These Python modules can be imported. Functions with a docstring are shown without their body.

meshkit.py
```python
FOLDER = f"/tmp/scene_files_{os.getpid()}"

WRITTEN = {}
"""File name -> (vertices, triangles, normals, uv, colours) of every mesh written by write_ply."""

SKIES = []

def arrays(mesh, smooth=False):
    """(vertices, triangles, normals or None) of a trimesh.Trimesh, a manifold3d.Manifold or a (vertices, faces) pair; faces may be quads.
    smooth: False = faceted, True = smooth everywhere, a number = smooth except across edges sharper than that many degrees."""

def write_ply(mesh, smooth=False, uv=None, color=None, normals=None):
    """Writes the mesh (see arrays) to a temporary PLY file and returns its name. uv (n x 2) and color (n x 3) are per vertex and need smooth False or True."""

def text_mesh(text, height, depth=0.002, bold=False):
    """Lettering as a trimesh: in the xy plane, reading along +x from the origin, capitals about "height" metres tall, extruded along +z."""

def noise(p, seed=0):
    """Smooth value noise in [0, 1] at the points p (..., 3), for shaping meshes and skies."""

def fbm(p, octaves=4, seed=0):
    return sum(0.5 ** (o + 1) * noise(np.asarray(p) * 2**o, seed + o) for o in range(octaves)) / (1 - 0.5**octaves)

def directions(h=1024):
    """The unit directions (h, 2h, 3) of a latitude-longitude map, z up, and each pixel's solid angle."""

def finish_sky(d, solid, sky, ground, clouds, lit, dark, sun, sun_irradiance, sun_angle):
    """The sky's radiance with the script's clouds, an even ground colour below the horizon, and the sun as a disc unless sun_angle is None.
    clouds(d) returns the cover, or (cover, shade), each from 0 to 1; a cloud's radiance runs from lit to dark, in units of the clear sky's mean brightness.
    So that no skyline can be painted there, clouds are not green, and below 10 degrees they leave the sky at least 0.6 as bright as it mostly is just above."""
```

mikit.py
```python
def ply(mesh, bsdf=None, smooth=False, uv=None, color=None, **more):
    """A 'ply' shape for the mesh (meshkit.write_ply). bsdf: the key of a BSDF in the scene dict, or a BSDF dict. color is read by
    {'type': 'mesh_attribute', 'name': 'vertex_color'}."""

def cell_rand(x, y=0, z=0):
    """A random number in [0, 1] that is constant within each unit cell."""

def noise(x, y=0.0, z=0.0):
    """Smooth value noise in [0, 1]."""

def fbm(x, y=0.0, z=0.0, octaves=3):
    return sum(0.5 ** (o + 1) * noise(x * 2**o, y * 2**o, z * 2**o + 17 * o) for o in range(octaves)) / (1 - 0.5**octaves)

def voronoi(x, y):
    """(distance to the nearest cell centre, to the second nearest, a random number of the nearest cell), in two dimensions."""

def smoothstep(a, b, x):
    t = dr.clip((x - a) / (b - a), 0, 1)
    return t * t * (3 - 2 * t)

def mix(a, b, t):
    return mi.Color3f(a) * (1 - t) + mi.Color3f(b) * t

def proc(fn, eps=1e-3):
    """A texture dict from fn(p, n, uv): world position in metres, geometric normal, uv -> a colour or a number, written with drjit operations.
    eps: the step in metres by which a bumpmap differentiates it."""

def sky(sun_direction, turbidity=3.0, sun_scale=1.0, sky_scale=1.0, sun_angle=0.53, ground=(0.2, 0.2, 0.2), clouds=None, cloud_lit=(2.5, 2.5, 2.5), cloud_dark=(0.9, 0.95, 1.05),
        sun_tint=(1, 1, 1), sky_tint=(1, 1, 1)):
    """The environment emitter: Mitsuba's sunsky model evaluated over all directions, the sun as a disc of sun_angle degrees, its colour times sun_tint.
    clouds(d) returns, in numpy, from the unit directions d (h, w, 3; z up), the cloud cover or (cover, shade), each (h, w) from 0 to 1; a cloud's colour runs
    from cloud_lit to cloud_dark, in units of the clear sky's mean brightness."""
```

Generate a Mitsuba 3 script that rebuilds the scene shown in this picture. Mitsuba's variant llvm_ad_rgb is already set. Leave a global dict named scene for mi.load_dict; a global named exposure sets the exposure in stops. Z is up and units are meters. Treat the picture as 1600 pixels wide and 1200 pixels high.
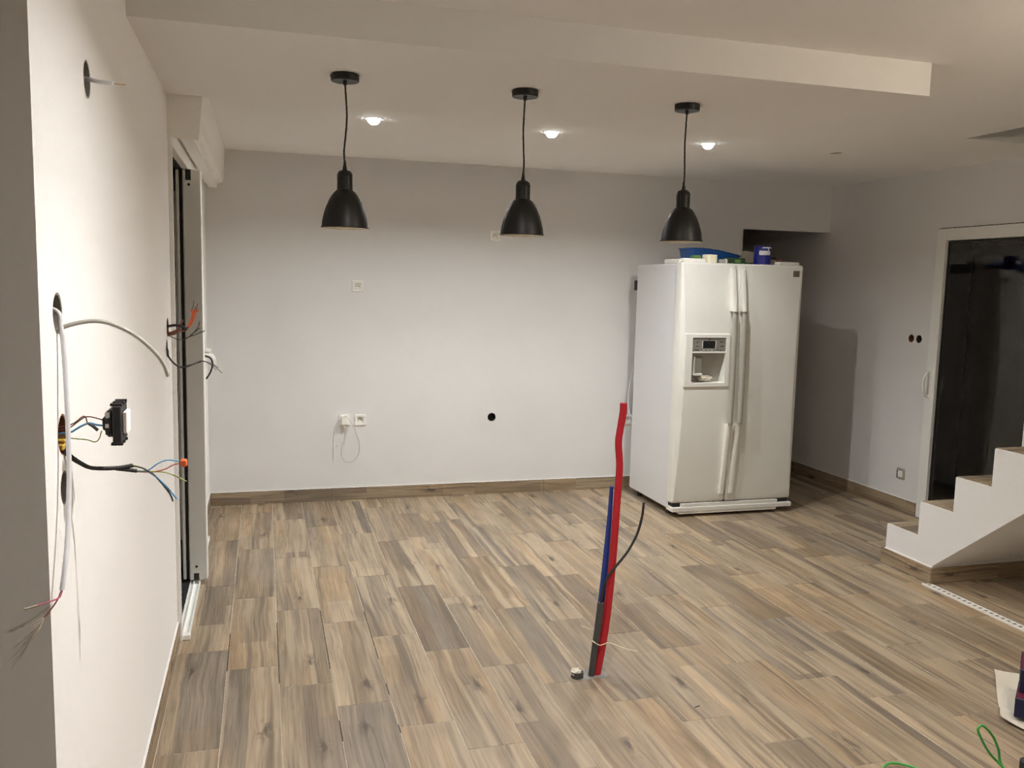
import math, random
import numpy as np, trimesh, drjit as dr, mitsuba as mi, mikit
import manifold3d as m3
from shapely.geometry import Polygon, Point, box as sbox
from mikit import noise, fbm, voronoi, cell_rand, smoothstep, mix

T = mi.ScalarTransform4f
scene, labels = {'type': 'scene'}, {}

# ------------------------------------------------------------------ camera, light, exposure
exposure = 0.55
F_PX, PITCH, YAW, ROLL = 1352.0, -0.1148, 0.2815, 0.0239
CAM = np.array([0.3771, 0.0, 1.6251])
fw = np.array([math.sin(YAW) * math.cos(PITCH), math.cos(YAW) * math.cos(PITCH), math.sin(PITCH)])
rt0 = np.array([math.cos(YAW), -math.sin(YAW), 0.0])
up0 = np.cross(rt0, fw)
up = -rt0 * math.sin(ROLL) + up0 * math.cos(ROLL)
scene['camera'] = {'type': 'perspective', 'fov_axis': 'x', 'fov': 2 * math.degrees(math.atan(800 / F_PX)), 'near_clip': 0.05, 'far_clip': 60.0,
                   'to_world': T().look_at(origin=CAM.tolist(), target=(CAM + fw).tolist(), up=up.tolist())}
# outside it is night: no sky light

COOL = np.array([0.98, 0.985, 0.97])       # the kitchen row
WARM = np.array([1.0, 0.965, 0.925])        # the row over the living area, behind the photographer
BULB = np.array([1.0, 0.85, 0.66])        # the bare bulb on its flex, out of frame above the living area
KITCHEN_ROW = [(0.964, 4.85), (1.981, 4.85), (2.979, 4.845)]
FRONT_ROW = [(0.95, 1.80), (1.98, 1.80), (2.98, 1.80), (0.95, 0.70)]
KITCHEN_POWERS, FRONT_POWERS, BULB_RADIANCE = (6.4, 6.4, 5.0), (8.6, 2.6, 2.4, 2.2), 270.0
BULB_AT = (3.0, 1.55, 2.385)
LENS = 9.0

# ------------------------------------------------------------------ room measures (metres)
HC = 2.5            # ceiling
YB = 6.395          # back wall
XR = 4.99           # right wall
Y0 = 1.69           # where the left wall starts (outside corner)
YD0, YD1 = 3.967, 5.56   # glazed door in the left wall
ZS, YS0, YS1, XS = 2.377, 2.848, 3.967, 2.835   # lowered ceiling box
BBH = 0.093

# ------------------------------------------------------------------ helpers
def ref(k): return {'type': 'ref', 'id': k}

def add(key, mesh, bsdf, smooth=False, label=None, cat=None, group=None, kind=None, **more):
    """One entry of the scene; a taken key gets _001, _002 ..."""
    k, n = key, 0
    while k in scene or (k in labels and label):
        n += 1
        k = f'{key}_{n:03d}'
    scene[k] = mesh if isinstance(mesh, dict) else mikit.ply(mesh, bsdf, smooth=smooth, **more)
    e = {}
    if label: e['label'] = label
    if cat: e['category'] = cat
    if group: e['group'] = group
    if kind: e['kind'] = kind
    if e: labels[k] = e
    return k

def thing(key, label, cat, group=None):
    """A thing without a mesh of its own: the key that its parts start with."""
    k, n = key, 0
    while k in labels:
        n += 1
        k = f'{key}_{n:03d}'
    labels[k] = {'label': label, 'category': cat}
    if group: labels[k]['group'] = group
    return k

def bx(x0, x1, y0, y1, z0, z1):
    b = trimesh.creation.box((x1 - x0, y1 - y0, z1 - z0))
    b.apply_translation(((x0 + x1) / 2, (y0 + y1) / 2, (z0 + z1) / 2))
    return b

def rbx(x0, x1, y0, y1, z0, z1, c=0.004):
    """A box with chamfered edges."""
    pts = []
    for sx, a in ((1, x0), (-1, x1)):
        for sy, b in ((1, y0), (-1, y1)):
            for sz, d in ((1, z0), (-1, z1)):
                pts += [(a, b + sy * c, d + sz * c), (a + sx * c, b, d + sz * c), (a + sx * c, b + sy * c, d)]
    return trimesh.convex.convex_hull(np.array(pts))

def cat(*ms): return trimesh.util.concatenate(list(ms))

def to_man(m): return m3.Manifold(m3.Mesh(np.asarray(m.vertices, np.float32), np.asarray(m.faces, np.uint32)))

def from_man(m):
    q = m.to_mesh()
    return trimesh.Trimesh(q.vert_properties[:, :3], q.tri_verts, process=False)

def minus(a, *bs):
    r = to_man(a)
    for b in bs: r = r - to_man(b)
    return from_man(r)

def lathe(profile, centre=(0, 0, 0), n=40, axis='z'):
    """profile: (radius, height) pairs bottom to top or round a closed shell."""
    m = trimesh.creation.revolve(np.array(profile, float), sections=n)
    if axis == 'y': m.apply_transform(trimesh.transformations.rotation_matrix(math.pi / 2, [1, 0, 0]))     # height -> -y
    if axis == '-x': m.apply_transform(trimesh.transformations.rotation_matrix(-math.pi / 2, [0, 1, 0]))   # height -> -x
    if axis == 'x': m.apply_transform(trimesh.transformations.rotation_matrix(math.pi / 2, [0, 1, 0]))     # height -> +x
    m.apply_translation(centre)
    return m

def smooth_path(p, k=6):
    """Catmull-Rom through the points."""
    p = np.asarray(p, float)
    if len(p) < 3: return np.array([p[0] * (1 - t) + p[-1] * t for t in np.linspace(0, 1, k + 1)])
    q = np.vstack([2 * p[0] - p[1], p, 2 * p[-1] - p[-2]])
    out = []
    for i in range(1, len(q) - 2):
        for t in np.arange(k) / k:
            a, b, c, d = q[i - 1:i + 3]
            out.append(0.5 * (2 * b + (c - a) * t + (2 * a - 5 * b + 4 * c - d) * t * t + (3 * b - a - 3 * c + d) * t ** 3))
    out.append(q[-2])
    return np.array(out)

def tube(path, r, n=10, k=6, flat=None):
    """A capped tube through the points; r a number or one per point of the smoothed path (interpolated)."""
    p = smooth_path(path, k)
    rr = np.interp(np.linspace(0, 1, len(p)), np.linspace(0, 1, len(np.atleast_1d(r))), np.atleast_1d(r))
    t = np.gradient(p, axis=0)
    t /= np.maximum(np.linalg.norm(t, axis=1, keepdims=True), 1e-9)
    a = np.cross(t[0], [0, 0, 1] if abs(t[0][2]) < 0.9 else [1, 0, 0])
    a /= np.linalg.norm(a)
    ang = np.arange(n) * 2 * math.pi / n
    v = []
    for i in range(len(p)):
        a = a - t[i] * (a @ t[i])
        a /= np.linalg.norm(a)
        b = np.cross(t[i], a)
        v.append(p[i] + rr[i] * (np.cos(ang)[:, None] * a + np.sin(ang)[:, None] * b))
    v = np.vstack(v + [p[:1], p[-1:]])
    f, L = [], len(p)
    for i in range(L - 1):
        for j in range(n):
            q = (j + 1) % n
            f += [(i * n + j, i * n + q, (i + 1) * n + q), (i * n + j, (i + 1) * n + q, (i + 1) * n + j)]
    for j in range(n):
        q = (j + 1) % n
        f += [(L * n, q, j), (L * n + 1, (L - 1) * n + j, (L - 1) * n + q)]
    m = trimesh.Trimesh(v, f, process=False)
    if m.volume < 0: m.invert()
    return m

def prism(poly, axis, lo, hi):
    """A polygon extruded: axis 'x' -> polygon in (y, z); 'y' -> (x, z); 'z' -> (x, y)."""
    poly = poly if isinstance(poly, Polygon) else Polygon(poly)
    m = trimesh.creation.extrude_polygon(poly, hi - lo, engine='earcut')
    v = np.array(m.vertices)
    h = v[:, 2] + lo
    v = {'x': np.stack([h, v[:, 0], v[:, 1]], 1), 'y': np.stack([v[:, 0], h, v[:, 1]], 1), 'z': np.stack([v[:, 0], v[:, 1], h], 1)}[axis]
    m = trimesh.Trimesh(v, m.faces, process=False)
    m.fix_normals()
    return m

def loft(sections):
    """Closed rings with the same number of points, capped with fans."""
    s = np.asarray(sections, float)
    L, n = s.shape[:2]
    v = np.vstack([s.reshape(-1, 3), s[0].mean(0)[None], s[-1].mean(0)[None]])
    f = []
    for i in range(L - 1):
        for j in range(n):
            q = (j + 1) % n
            f += [(i * n + j, i * n + q, (i + 1) * n + q), (i * n + j, (i + 1) * n + q, (i + 1) * n + j)]
    for j in range(n):
        q = (j + 1) % n
        f += [(L * n, q, j), (L * n + 1, (L - 1) * n + j, (L - 1) * n + q)]
    m = trimesh.Trimesh(v, f, process=False)
    if m.volume < 0: m.invert()
    return m

def srgb(r, g, b):
    return [((c / 255 + 0.055) / 1.055) ** 2.4 if c > 10 else c / 255 / 12.92 for c in (r, g, b)]

# ------------------------------------------------------------------ materials
def plastic(name, rgb, rough=0.4, spec=0.5, **k):
    scene[name] = {'type': 'twosided', 'bsdf': {'type': 'principled', 'base_color': {'type': 'rgb', 'value': list(rgb)}, 'roughness': rough, 'specular': spec, **k}}

def proc_mat(name, fn, rough=0.5, spec=0.4, bump=None, **k):
    b = {'type': 'principled', 'base_color': mikit.proc(fn), 'roughness': rough, 'specular': spec, **k}
    if bump: b = {'type': 'bumpmap', 'nested': b, 'texture': mikit.proc(bump), 'scale': 1.0}
    scene[name] = {'type': 'twosided', 'bsdf': b}

def paint_fn(p, n, uv):
    g = fbm(p.x * 1.7 + 5, p.y * 1.7, p.z * 1.7, 3)
    s = fbm(p.x * 60, p.y * 60, p.z * 60, 2)
    return mi.Color3f(0.735, 0.730, 0.722) * (0.975 + 0.03 * g + 0.02 * s)
proc_mat('wall_paint', paint_fn, rough=0.75, spec=0.2)
def ceil_fn(p, n, uv):
    g = fbm(p.x * 2.1 + 9, p.y * 2.1, p.z * 2.1, 3)
    return mi.Color3f(0.73, 0.722, 0.708) * (0.98 + 0.03 * g)
proc_mat('ceiling_paint', ceil_fn, rough=0.85, spec=0.1)

TP, TX0, TL, TYO = 0.2083, 0.0115, 0.8355, 3.835      # tile pitch, first joint, tile length, first end joint
def wood_colour(u, v, a, b):
    """Printed wood of a porcelain plank. u across (0..TP) and v along (0..TL) in metres, a and b: the tile's own numbers."""
    r1, r2, r3, r4 = (cell_rand(a, b, k) for k in (11, 12, 13, 14))
    # knots bend the grain
    kx, ky = TP * (0.22 + 0.56 * r3), TL * (0.10 + 0.8 * r4)
    kd = dr.sqrt(dr.square((u - kx) * 2.4) + dr.square((v - ky) * 0.8)) + 0.02 * (noise(u * 55, v * 30, a) - 0.5)
    has = dr.select(cell_rand(a, b, 92) > 0.5, mi.Float(1), mi.Float(0))
    knot = has * smoothstep(0.11, 0.0, kd)
    uu = u + 0.018 * (noise(v * 1.8, a * 2.0, b) - 0.5) + 0.006 * (noise(v * 8.0, a, b + 4) - 0.5) + 0.035 * knot * (u - kx) / (kd + 0.02)
    w = uu / TP
    c1, c2 = 0.18 + 0.36 * r1, 0.58 + 0.34 * r2
    e = 0.006
    s1, s2 = smoothstep(c1 - e, c1 + e, w), smoothstep(c2 - e, c2 + e, w)
    # one tone for the plank, each strip strays from it
    def tone(q, h):
        c = mix([0.345, 0.268, 0.184], [0.182, 0.139, 0.098], smoothstep(0.05, 0.95, q))
        return mix(mix(c, [0.165, 0.139, 0.111], smoothstep(0.62, 0.95, h) * 0.8), [0.292, 0.212, 0.134], smoothstep(0.42, 0.0, h) * 0.7)
    q0, h0 = cell_rand(a, b, 31), cell_rand(a, b, 33)
    def strip(k):
        cut = dr.floor(v / 1.7 + cell_rand(a, b, 20 + k) * 2)
        return tone(0.35 * q0 + 0.65 * cell_rand(a + 3 * cut, b, 41 + k), 0.3 * h0 + 0.7 * cell_rand(a + 5 * cut, b, 51 + k))
    c = mix(mix(strip(0), strip(1), s1), strip(2), s2)
    # slow cloudiness along the plank
    cl = fbm(uu * 11 + 13 * a, v * 2.6 + 5 * b, 2.0, 3)
    c = c * (0.76 + 0.48 * cl)
    warm = smoothstep(0.45, 0.75, fbm(uu * 8 + 3 * a, v * 1.8 + 7 * b, 5.0, 2))
    c = mix(c, c * mi.Color3f(1.07, 0.985, 0.86), warm * 0.7)
    g = fbm(uu * 130 + 31 * a, v * 4.0 + 9 * b, 0.5, 3)
    c = c * (0.62 + 0.76 * g)
    c = c * (1 - 0.22 * smoothstep(0.60, 0.85, fbm(uu * 260 + 3 * a, v * 9 + b, 3.0, 2)))
    # cathedral rings in some planks
    fl = smoothstep(0.35, 0.75, noise(w * 2.2 + a, v * 2.0 + b, 9.0))
    rg = noise((uu + 0.25 * dr.square(w - 0.5) * noise(v * 1.3, a, b)) * 210 + 9 * a, v * 2.2, b)
    c = c * (1 - 0.22 * fl * smoothstep(0.55, 0.9, rg))
    # dark mineral streaks, pale sapwood
    streak = smoothstep(0.62, 0.80, fbm(uu * 34 + 3 * b, v * 1.0 + a, 8.0, 3))
    c = mix(c, [0.105, 0.080, 0.058], streak * 0.62)
    pale = smoothstep(0.60, 0.80, fbm(uu * 22 + 6 * a, v * 0.9 + 2 * b, 15.0, 3))
    c = mix(c, [0.41, 0.325, 0.225], pale * 0.62)
    kn = has * smoothstep(0.036, 0.006, kd) * (0.40 + 0.6 * noise(u * 160, v * 70, b))
    halo = has * smoothstep(0.10, 0.02, kd) * smoothstep(0.42, 0.66, fbm(uu * 55, v * 18, a, 3))
    c = mix(c, [0.085, 0.065, 0.048], dr.minimum(kn * 0.95 + halo * 0.65, 0.95))
    crack = smoothstep(0.0016, 0.0004, dr.abs(uu - TP * (0.2 + 0.6 * r1))) * smoothstep(0.60, 0.72, noise(v * 3.0 + 5 * r2, a, b))
    return mix(c, [0.10, 0.08, 0.06], crack * 0.6)
def tile_ids(p):
    a = dr.floor((p.x - TX0) / TP)
    y = p.y - TYO + 0.2089 * a
    b = dr.floor(y / TL)
    return a, b, p.x - TX0 - a * TP, y - b * TL
def floor_fn(p, n, uv):
    a, b, u, v = tile_ids(p)
    return wood_colour(u, v, a + 40, b + 40)
def floor_rough(p, n, uv):
    return 0.36 + 0.16 * fbm(p.x * 50, p.y * 7, 1.0, 2)
scene['wood_tile'] = {'type': 'twosided', 'bsdf': {'type': 'principled', 'base_color': mikit.proc(floor_fn), 'roughness': mikit.proc(floor_rough), 'specular': 0.45}}
def base_fn(p, n, uv):
    s = p.x + p.y
    b = dr.floor(s / 0.833)
    return wood_colour(p.z + 0.05, s - b * 0.833, b + 90, b * 3 + 7)
proc_mat('wood_skirting', base_fn, rough=0.42, spec=0.45)
def grout_fn(p, n, uv):
    return mi.Color3f(0.47, 0.42, 0.35) * (0.6 + 0.7 * fbm(p.x * 3, p.y * 3, 0, 3))
proc_mat('grout', grout_fn, rough=0.9, spec=0.1)
def tread_fn(p, n, uv):
    b = dr.floor(p.y / 0.245)
    return wood_colour(p.y - b * 0.245, p.x - 4.0, b + 150, b + 9)
proc_mat('wood_tread', tread_fn, rough=0.42, spec=0.45)

plastic('white_plastic', srgb(236, 234, 228), 0.35)
plastic('socket_white', srgb(238, 236, 230), 0.3)
plastic('spot_white', srgb(235, 233, 228), 0.4)
plastic('white_alu', srgb(232, 232, 228), 0.35)
plastic('grey_alu', srgb(190, 195, 200), 0.3, metallic=0.6)
plastic('fridge_white', srgb(222, 221, 214), 0.28, 0.5)
def fridge_side_fn(p, n, uv): return mi.Color3f(*srgb(216, 217, 219)) * (0.97 + 0.05 * fbm(p.x * 160, p.y * 160, p.z * 160, 2))
proc_mat('fridge_side', fridge_side_fn, 0.42, 0.45)
plastic('fridge_grey', srgb(150, 147, 140), 0.38)
plastic('handle_grey', srgb(176, 172, 162), 0.32, metallic=0.25)
plastic('panel_grey', srgb(132, 129, 122), 0.35, metallic=0.2)
plastic('screen_black', srgb(26, 30, 28), 0.12)
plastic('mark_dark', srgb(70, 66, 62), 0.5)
plastic('mark_light', srgb(205, 203, 198), 0.5)
plastic('badge_grey', srgb(120, 112, 100), 0.4, metallic=0.3)
plastic('chrome', (0.75, 0.74, 0.72), 0.12, metallic=1.0)
plastic('seal_black', (0.012, 0.012, 0.012), 0.6)
plastic('black_metal', (0.006, 0.006, 0.0062), 0.42, 0.4)
plastic('shade_inside', srgb(232, 226, 210), 0.5)
plastic('black_rubber', (0.016, 0.016, 0.017), 0.55)
plastic('conduit_grey', srgb(62, 62, 62), 0.55)
plastic('pipe_red', (0.40, 0.010, 0.020), 0.42)
plastic('pipe_blue', (0.012, 0.035, 0.22), 0.42)
plastic('cable_white', srgb(208, 208, 212), 0.4)
plastic('cable_grey', srgb(168, 165, 157), 0.4)
plastic('tie_white', srgb(226, 216, 190), 0.5)
plastic('wire_blue', (0.10, 0.30, 0.55), 0.4)
plastic('wire_red', (0.45, 0.10, 0.06), 0.4)
plastic('wire_brown', (0.16, 0.06, 0.04), 0.45)
plastic('wire_green', (0.30, 0.34, 0.08), 0.45)
plastic('wire_pink', (0.42, 0.08, 0.14), 0.45)
plastic('copper', (0.50, 0.33, 0.20), 0.35, metallic=0.8)
plastic('connector_orange', (0.62, 0.12, 0.03), 0.4)
plastic('box_yellow', (0.55, 0.34, 0.05), 0.5)
plastic('box_grey', srgb(120, 117, 110), 0.7)
plastic('box_brown', srgb(110, 70, 44), 0.7)
plastic('cable_green', (0.06, 0.32, 0.07), 0.4)
plastic('paper_white', srgb(205, 198, 184), 0.8, 0.2)
plastic('carton_navy', (0.006, 0.009, 0.04), 0.5)
plastic('carton_red', (0.10, 0.008, 0.028), 0.5)
plastic('tray_blue', (0.012, 0.075, 0.27), 0.4)
plastic('can_blue', (0.010, 0.014, 0.17), 0.35)
plastic('label_white', srgb(214, 212, 214), 0.6)
plastic('tape_cream', srgb(232, 226, 200), 0.55)
plastic('sponge_green', (0.10, 0.20, 0.06), 0.7)
plastic('dark_green', (0.018, 0.05, 0.02), 0.6)
plastic('dark_brown', (0.05, 0.025, 0.012), 0.6)
plastic('drywall_edge', srgb(170, 160, 145), 0.9, 0.1)
def mortar_fn(p, n, uv): return mi.Color3f(0.25, 0.235, 0.22) * (0.7 + 0.6 * fbm(p.x * 40, p.y * 40, 1.0, 3))
proc_mat('mortar', mortar_fn, 0.9, 0.1)
proc_mat('corridor_dark', lambda p, n, uv: mi.Color3f(0.115, 0.108, 0.10) * (0.8 + 0.4 * fbm(p.x * 20 + p.y * 20, p.z * 20, 1.0, 3)), 0.9, 0.1)  # dark tone for the corridor walls and ceiling
scene['pane_glass'] = {'type': 'thindielectric', 'int_ior': 1.5}

# ------------------------------------------------------------------ the shell
def struct(key, mesh, m, smooth=False): return add(key, mesh, m, smooth, kind='structure')

floor_key = struct('floor', bx(-2.3, XR + 0.02, -3.2, 8.2, -0.12, -0.0015), 'grout')
# tiles of the floor, each plank its own part
GAP = 0.0030
tile_proto = {}
def tile_mesh(x0, x1, y0, y1, z):
    c = 0.0012
    b = [(x0, y0), (x1, y0), (x1, y1), (x0, y1)]
    t = [(x0 + c, y0 + c), (x1 - c, y0 + c), (x1 - c, y1 - c), (x0 + c, y1 - c)]
    v = [(*q, z - 0.0045) for q in b] + [(*q, z - c * 0.5) for q in b] + [(*q, z) for q in t]
    f = []
    for k in (0, 4):
        for j in range(4):
            n = (j + 1) % 4
            f += [(k + j, k + n, k + 4 + n), (k + j, k + 4 + n, k + 4 + j)]
    f += [(8, 9, 10), (8, 10, 11), (0, 2, 1), (0, 3, 2)]
    return trimesh.Trimesh(v, f, process=False)
rng = random.Random(5)
for a in range(-1, 24):
    xa, xb = TX0 + a * TP, TX0 + (a + 1) * TP
    xa, xb = max(xa + GAP / 2, 0.004), min(xb - GAP / 2, XR - 0.004)
    if xb - xa < 0.005: continue
    for b in range(-5, 12):
        ya = TYO - 0.2089 * a + b * TL
        yb = ya + TL
        ya2, yb2 = max(ya + GAP / 2, 0.35), yb - GAP / 2
        lim = YB - 0.004 if xa < 4.155 else 8.1
        yb2 = min(yb2, lim)
        if yb2 - ya2 < 0.01: continue
        z = rng.uniform(-0.0003, 0.0003)
        add('floor__tile', tile_mesh(xa, xb, ya2, yb2, z), 'wood_tile')

# joints still without grout: dark slits beside some planks
for a, ya, yb in ((1, 3.62, 4.02), (2, 3.46, 4.10), (3, 3.55, 4.22), (4, 3.60, 4.16), (4, 3.26, 3.36), (3, 2.95, 3.10), (4, 2.96, 3.02)):
    xj = TX0 + a * TP
    add('floor__open_joint', bx(xj - 0.0016, xj + 0.0014, ya, yb, -0.0014, -0.0003), 'seal_black')
# left wall with the door opening and the round electrical holes
holes_left = [(2.21, 2.062, 0.042), (1.833, 1.549, 0.040), (1.839, 1.314, 0.040), (1.839, 1.208, 0.034), (3.815, 1.414, 0.040), (3.772, 1.330, 0.036)]
pl = Polygon([(Y0, 0), (YD0, 0), (YD0, 2.23), (YD1, 2.23), (YD1, 0), (YB + 0.2, 0), (YB + 0.2, HC), (Y0, HC)])
for y, z, r in holes_left: pl = pl.difference(Point(y, z).buffer(r, 14))
struct('wall_left', prism(pl, 'x', -0.22, 0.0), 'wall_paint')
struct('wall_left_return', bx(-2.3, -0.2201, Y0, Y0 + 0.2, 0, HC), 'wall_paint')
for i, (y, z, r) in enumerate(holes_left):
    m = lathe([(r - 0.0005, -0.055), (r - 0.0005, -0.001), (r - 0.004, -0.001), (r - 0.004, -0.05), (0.0001, -0.05), (0.0001, -0.055), (r - 0.0005, -0.055)], (0, y, z), 28, 'x')
    add('wall_left__junction_box', m, 'box_brown' if i in (2, 4) else 'box_grey', 30)
# back wall with the opening beside the right wall
pb = Polygon([(-0.2, 0), (4.155, 0), (4.155, 2.125), (XR, 2.125), (XR, HC), (-0.2, HC)])
pb = pb.difference(Point(2.069, 0.602).buffer(0.032, 14))
SOCKETS = [(1.040, 1.585), (0.948, 0.603), (1.062, 0.600), (2.066, 1.984), (3.205, 0.560)]
for x, z in SOCKETS: pb = pb.difference(Point(x, z).buffer(0.0215, 12))
struct('wall_back', prism(pb, 'y', YB, YB + 0.1), 'wall_paint')
add('wall_back__junction_box', lathe([(0.0315, -0.055), (0.0315, 0.001), (0.027, 0.001), (0.027, -0.05), (0.0001, -0.05), (0.0001, -0.055), (0.0315, -0.055)], (2.069, YB, 0.602), 28, 'y'), 'black_rubber', 30)
struct('wall_corridor', cat(bx(4.03, 4.155, YB + 0.1, 8.2, 0, HC), bx(4.155, XR, 8.1, 8.2, 0, HC)), 'corridor_dark')
struct('ceiling_corridor', bx(4.155, XR - 0.001, YB + 0.1, 8.1, 2.34, 2.499), 'corridor_dark')
# right wall with the glazed door
RD0, RD1, RDZ = 3.42, 5.146, 2.09
pr = Polygon([(-3.2, 0), (RD0, 0), (RD0, RDZ), (RD1, RDZ), (RD1, 0), (8.2, 0), (8.2, HC), (-3.2, HC)])
holes_right = [(5.341, 1.297), (5.262, 1.297)]
for y, z in holes_right: pr = pr.difference(Point(y, z).buffer(0.029, 12))
struct('wall_right', prism(pr, 'x', XR, XR + 0.22), 'wall_paint')
for i, (y, z) in enumerate(holes_right):
    add('wall_right__junction_box', lathe([(0.0285, -0.05), (0.0285, 0.0005), (0.024, 0.0005), (0.024, -0.045), (0.0001, -0.045), (0.0001, -0.05), (0.0285, -0.05)], (XR, y, z), 24, '-x'), 'box_brown' if i == 0 else 'conduit_grey', 30)
struct('wall_front', bx(-2.5, XR + 0.2, -3.4, -3.2, 0, HC), 'wall_paint')
struct('wall_far_left', bx(-2.5, -2.3, -3.2, Y0 + 0.2, 0, HC), 'wall_paint')
# ceiling with the stairwell opening and the seats of the spotlights
spots = [(*s, True) for s in KITCHEN_ROW] + [(3.88, 4.84, False)] + [(*s, True) for s in FRONT_ROW]
pc = sbox(-2.4, -3.3, XR + 0.1, 8.2).difference(sbox(4.19, 0.9, XR, 4.105))
for x, y, on in spots: pc = pc.difference(Point(x, y).buffer(0.040, 12))
struct('ceiling', prism(pc, 'z', HC, HC + 0.14), 'ceiling_paint')
struct('stairwell', cat(bx(4.09, 4.19, 0.8, 4.205, HC + 0.14, 5.0), bx(4.19, XR, 4.105, 4.205, HC + 0.14, 5.0), bx(4.19, XR, 0.8, 0.9, HC + 0.14, 5.0), bx(XR, XR + 0.1, 0.8, 4.2, HC + 0.001, 5.0), bx(4.09, XR + 0.1, 0.8, 4.205, 5.0, 5.1)), 'wall_paint')
struct('ceiling_box', bx(0.0, XS, YS0, YS1, ZS, HC), 'ceiling_paint')

# skirting of wood tiles with a white bead on top
def skirting(key, pieces, axis, at, face, bead):
    """pieces: (from, to) along the wall; at: the wall's plane; face: +1 or -1 the way the room lies."""
    t = 0.0095
    lo, hi = (at, at + t) if face > 0 else (at - t, at)
    k = struct(key, *[cat(*[bx(lo + .003 * (face < 0), hi - .003 * (face > 0), a, b, BBH, BBH + 0.0045) if axis == 'y' else bx(a, b, lo + .003 * (face < 0), hi - .003 * (face > 0), BBH, BBH + 0.0045) for a, b in bead]), 'wall_paint'])
    for a, b in pieces:
        m = rbx(lo, hi, a + 0.001, b - 0.001, 0.0008, BBH, 0.0012) if axis == 'y' else rbx(a + 0.001, b - 0.001, lo, hi, 0.0008, BBH, 0.0012)
        add(key + '__tile', m, 'wood_skirting')
skirting('baseboard_back', [(0.0105, 0.856), (0.856, 1.687), (1.687, 2.505), (2.505, 3.336), (3.336, 4.15)], 'x', YB, -1, [(0.01, 4.15)])
skirting('baseboard_left', [(Y0, 2.35), (2.35, 3.18), (3.18, YD0 - 0.006), (YD1 + 0.01, YB - 0.0)], 'y', 0.0, 1, [(Y0, YD0 - 0.006), (YD1 + 0.01, YB - 0.01)])
skirting('baseboard_right', [(5.16, 5.9), (5.9, 6.73), (6.73, 7.56), (7.56, 8.09)], 'y', XR, -1, [(5.16, 8.09)])

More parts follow.
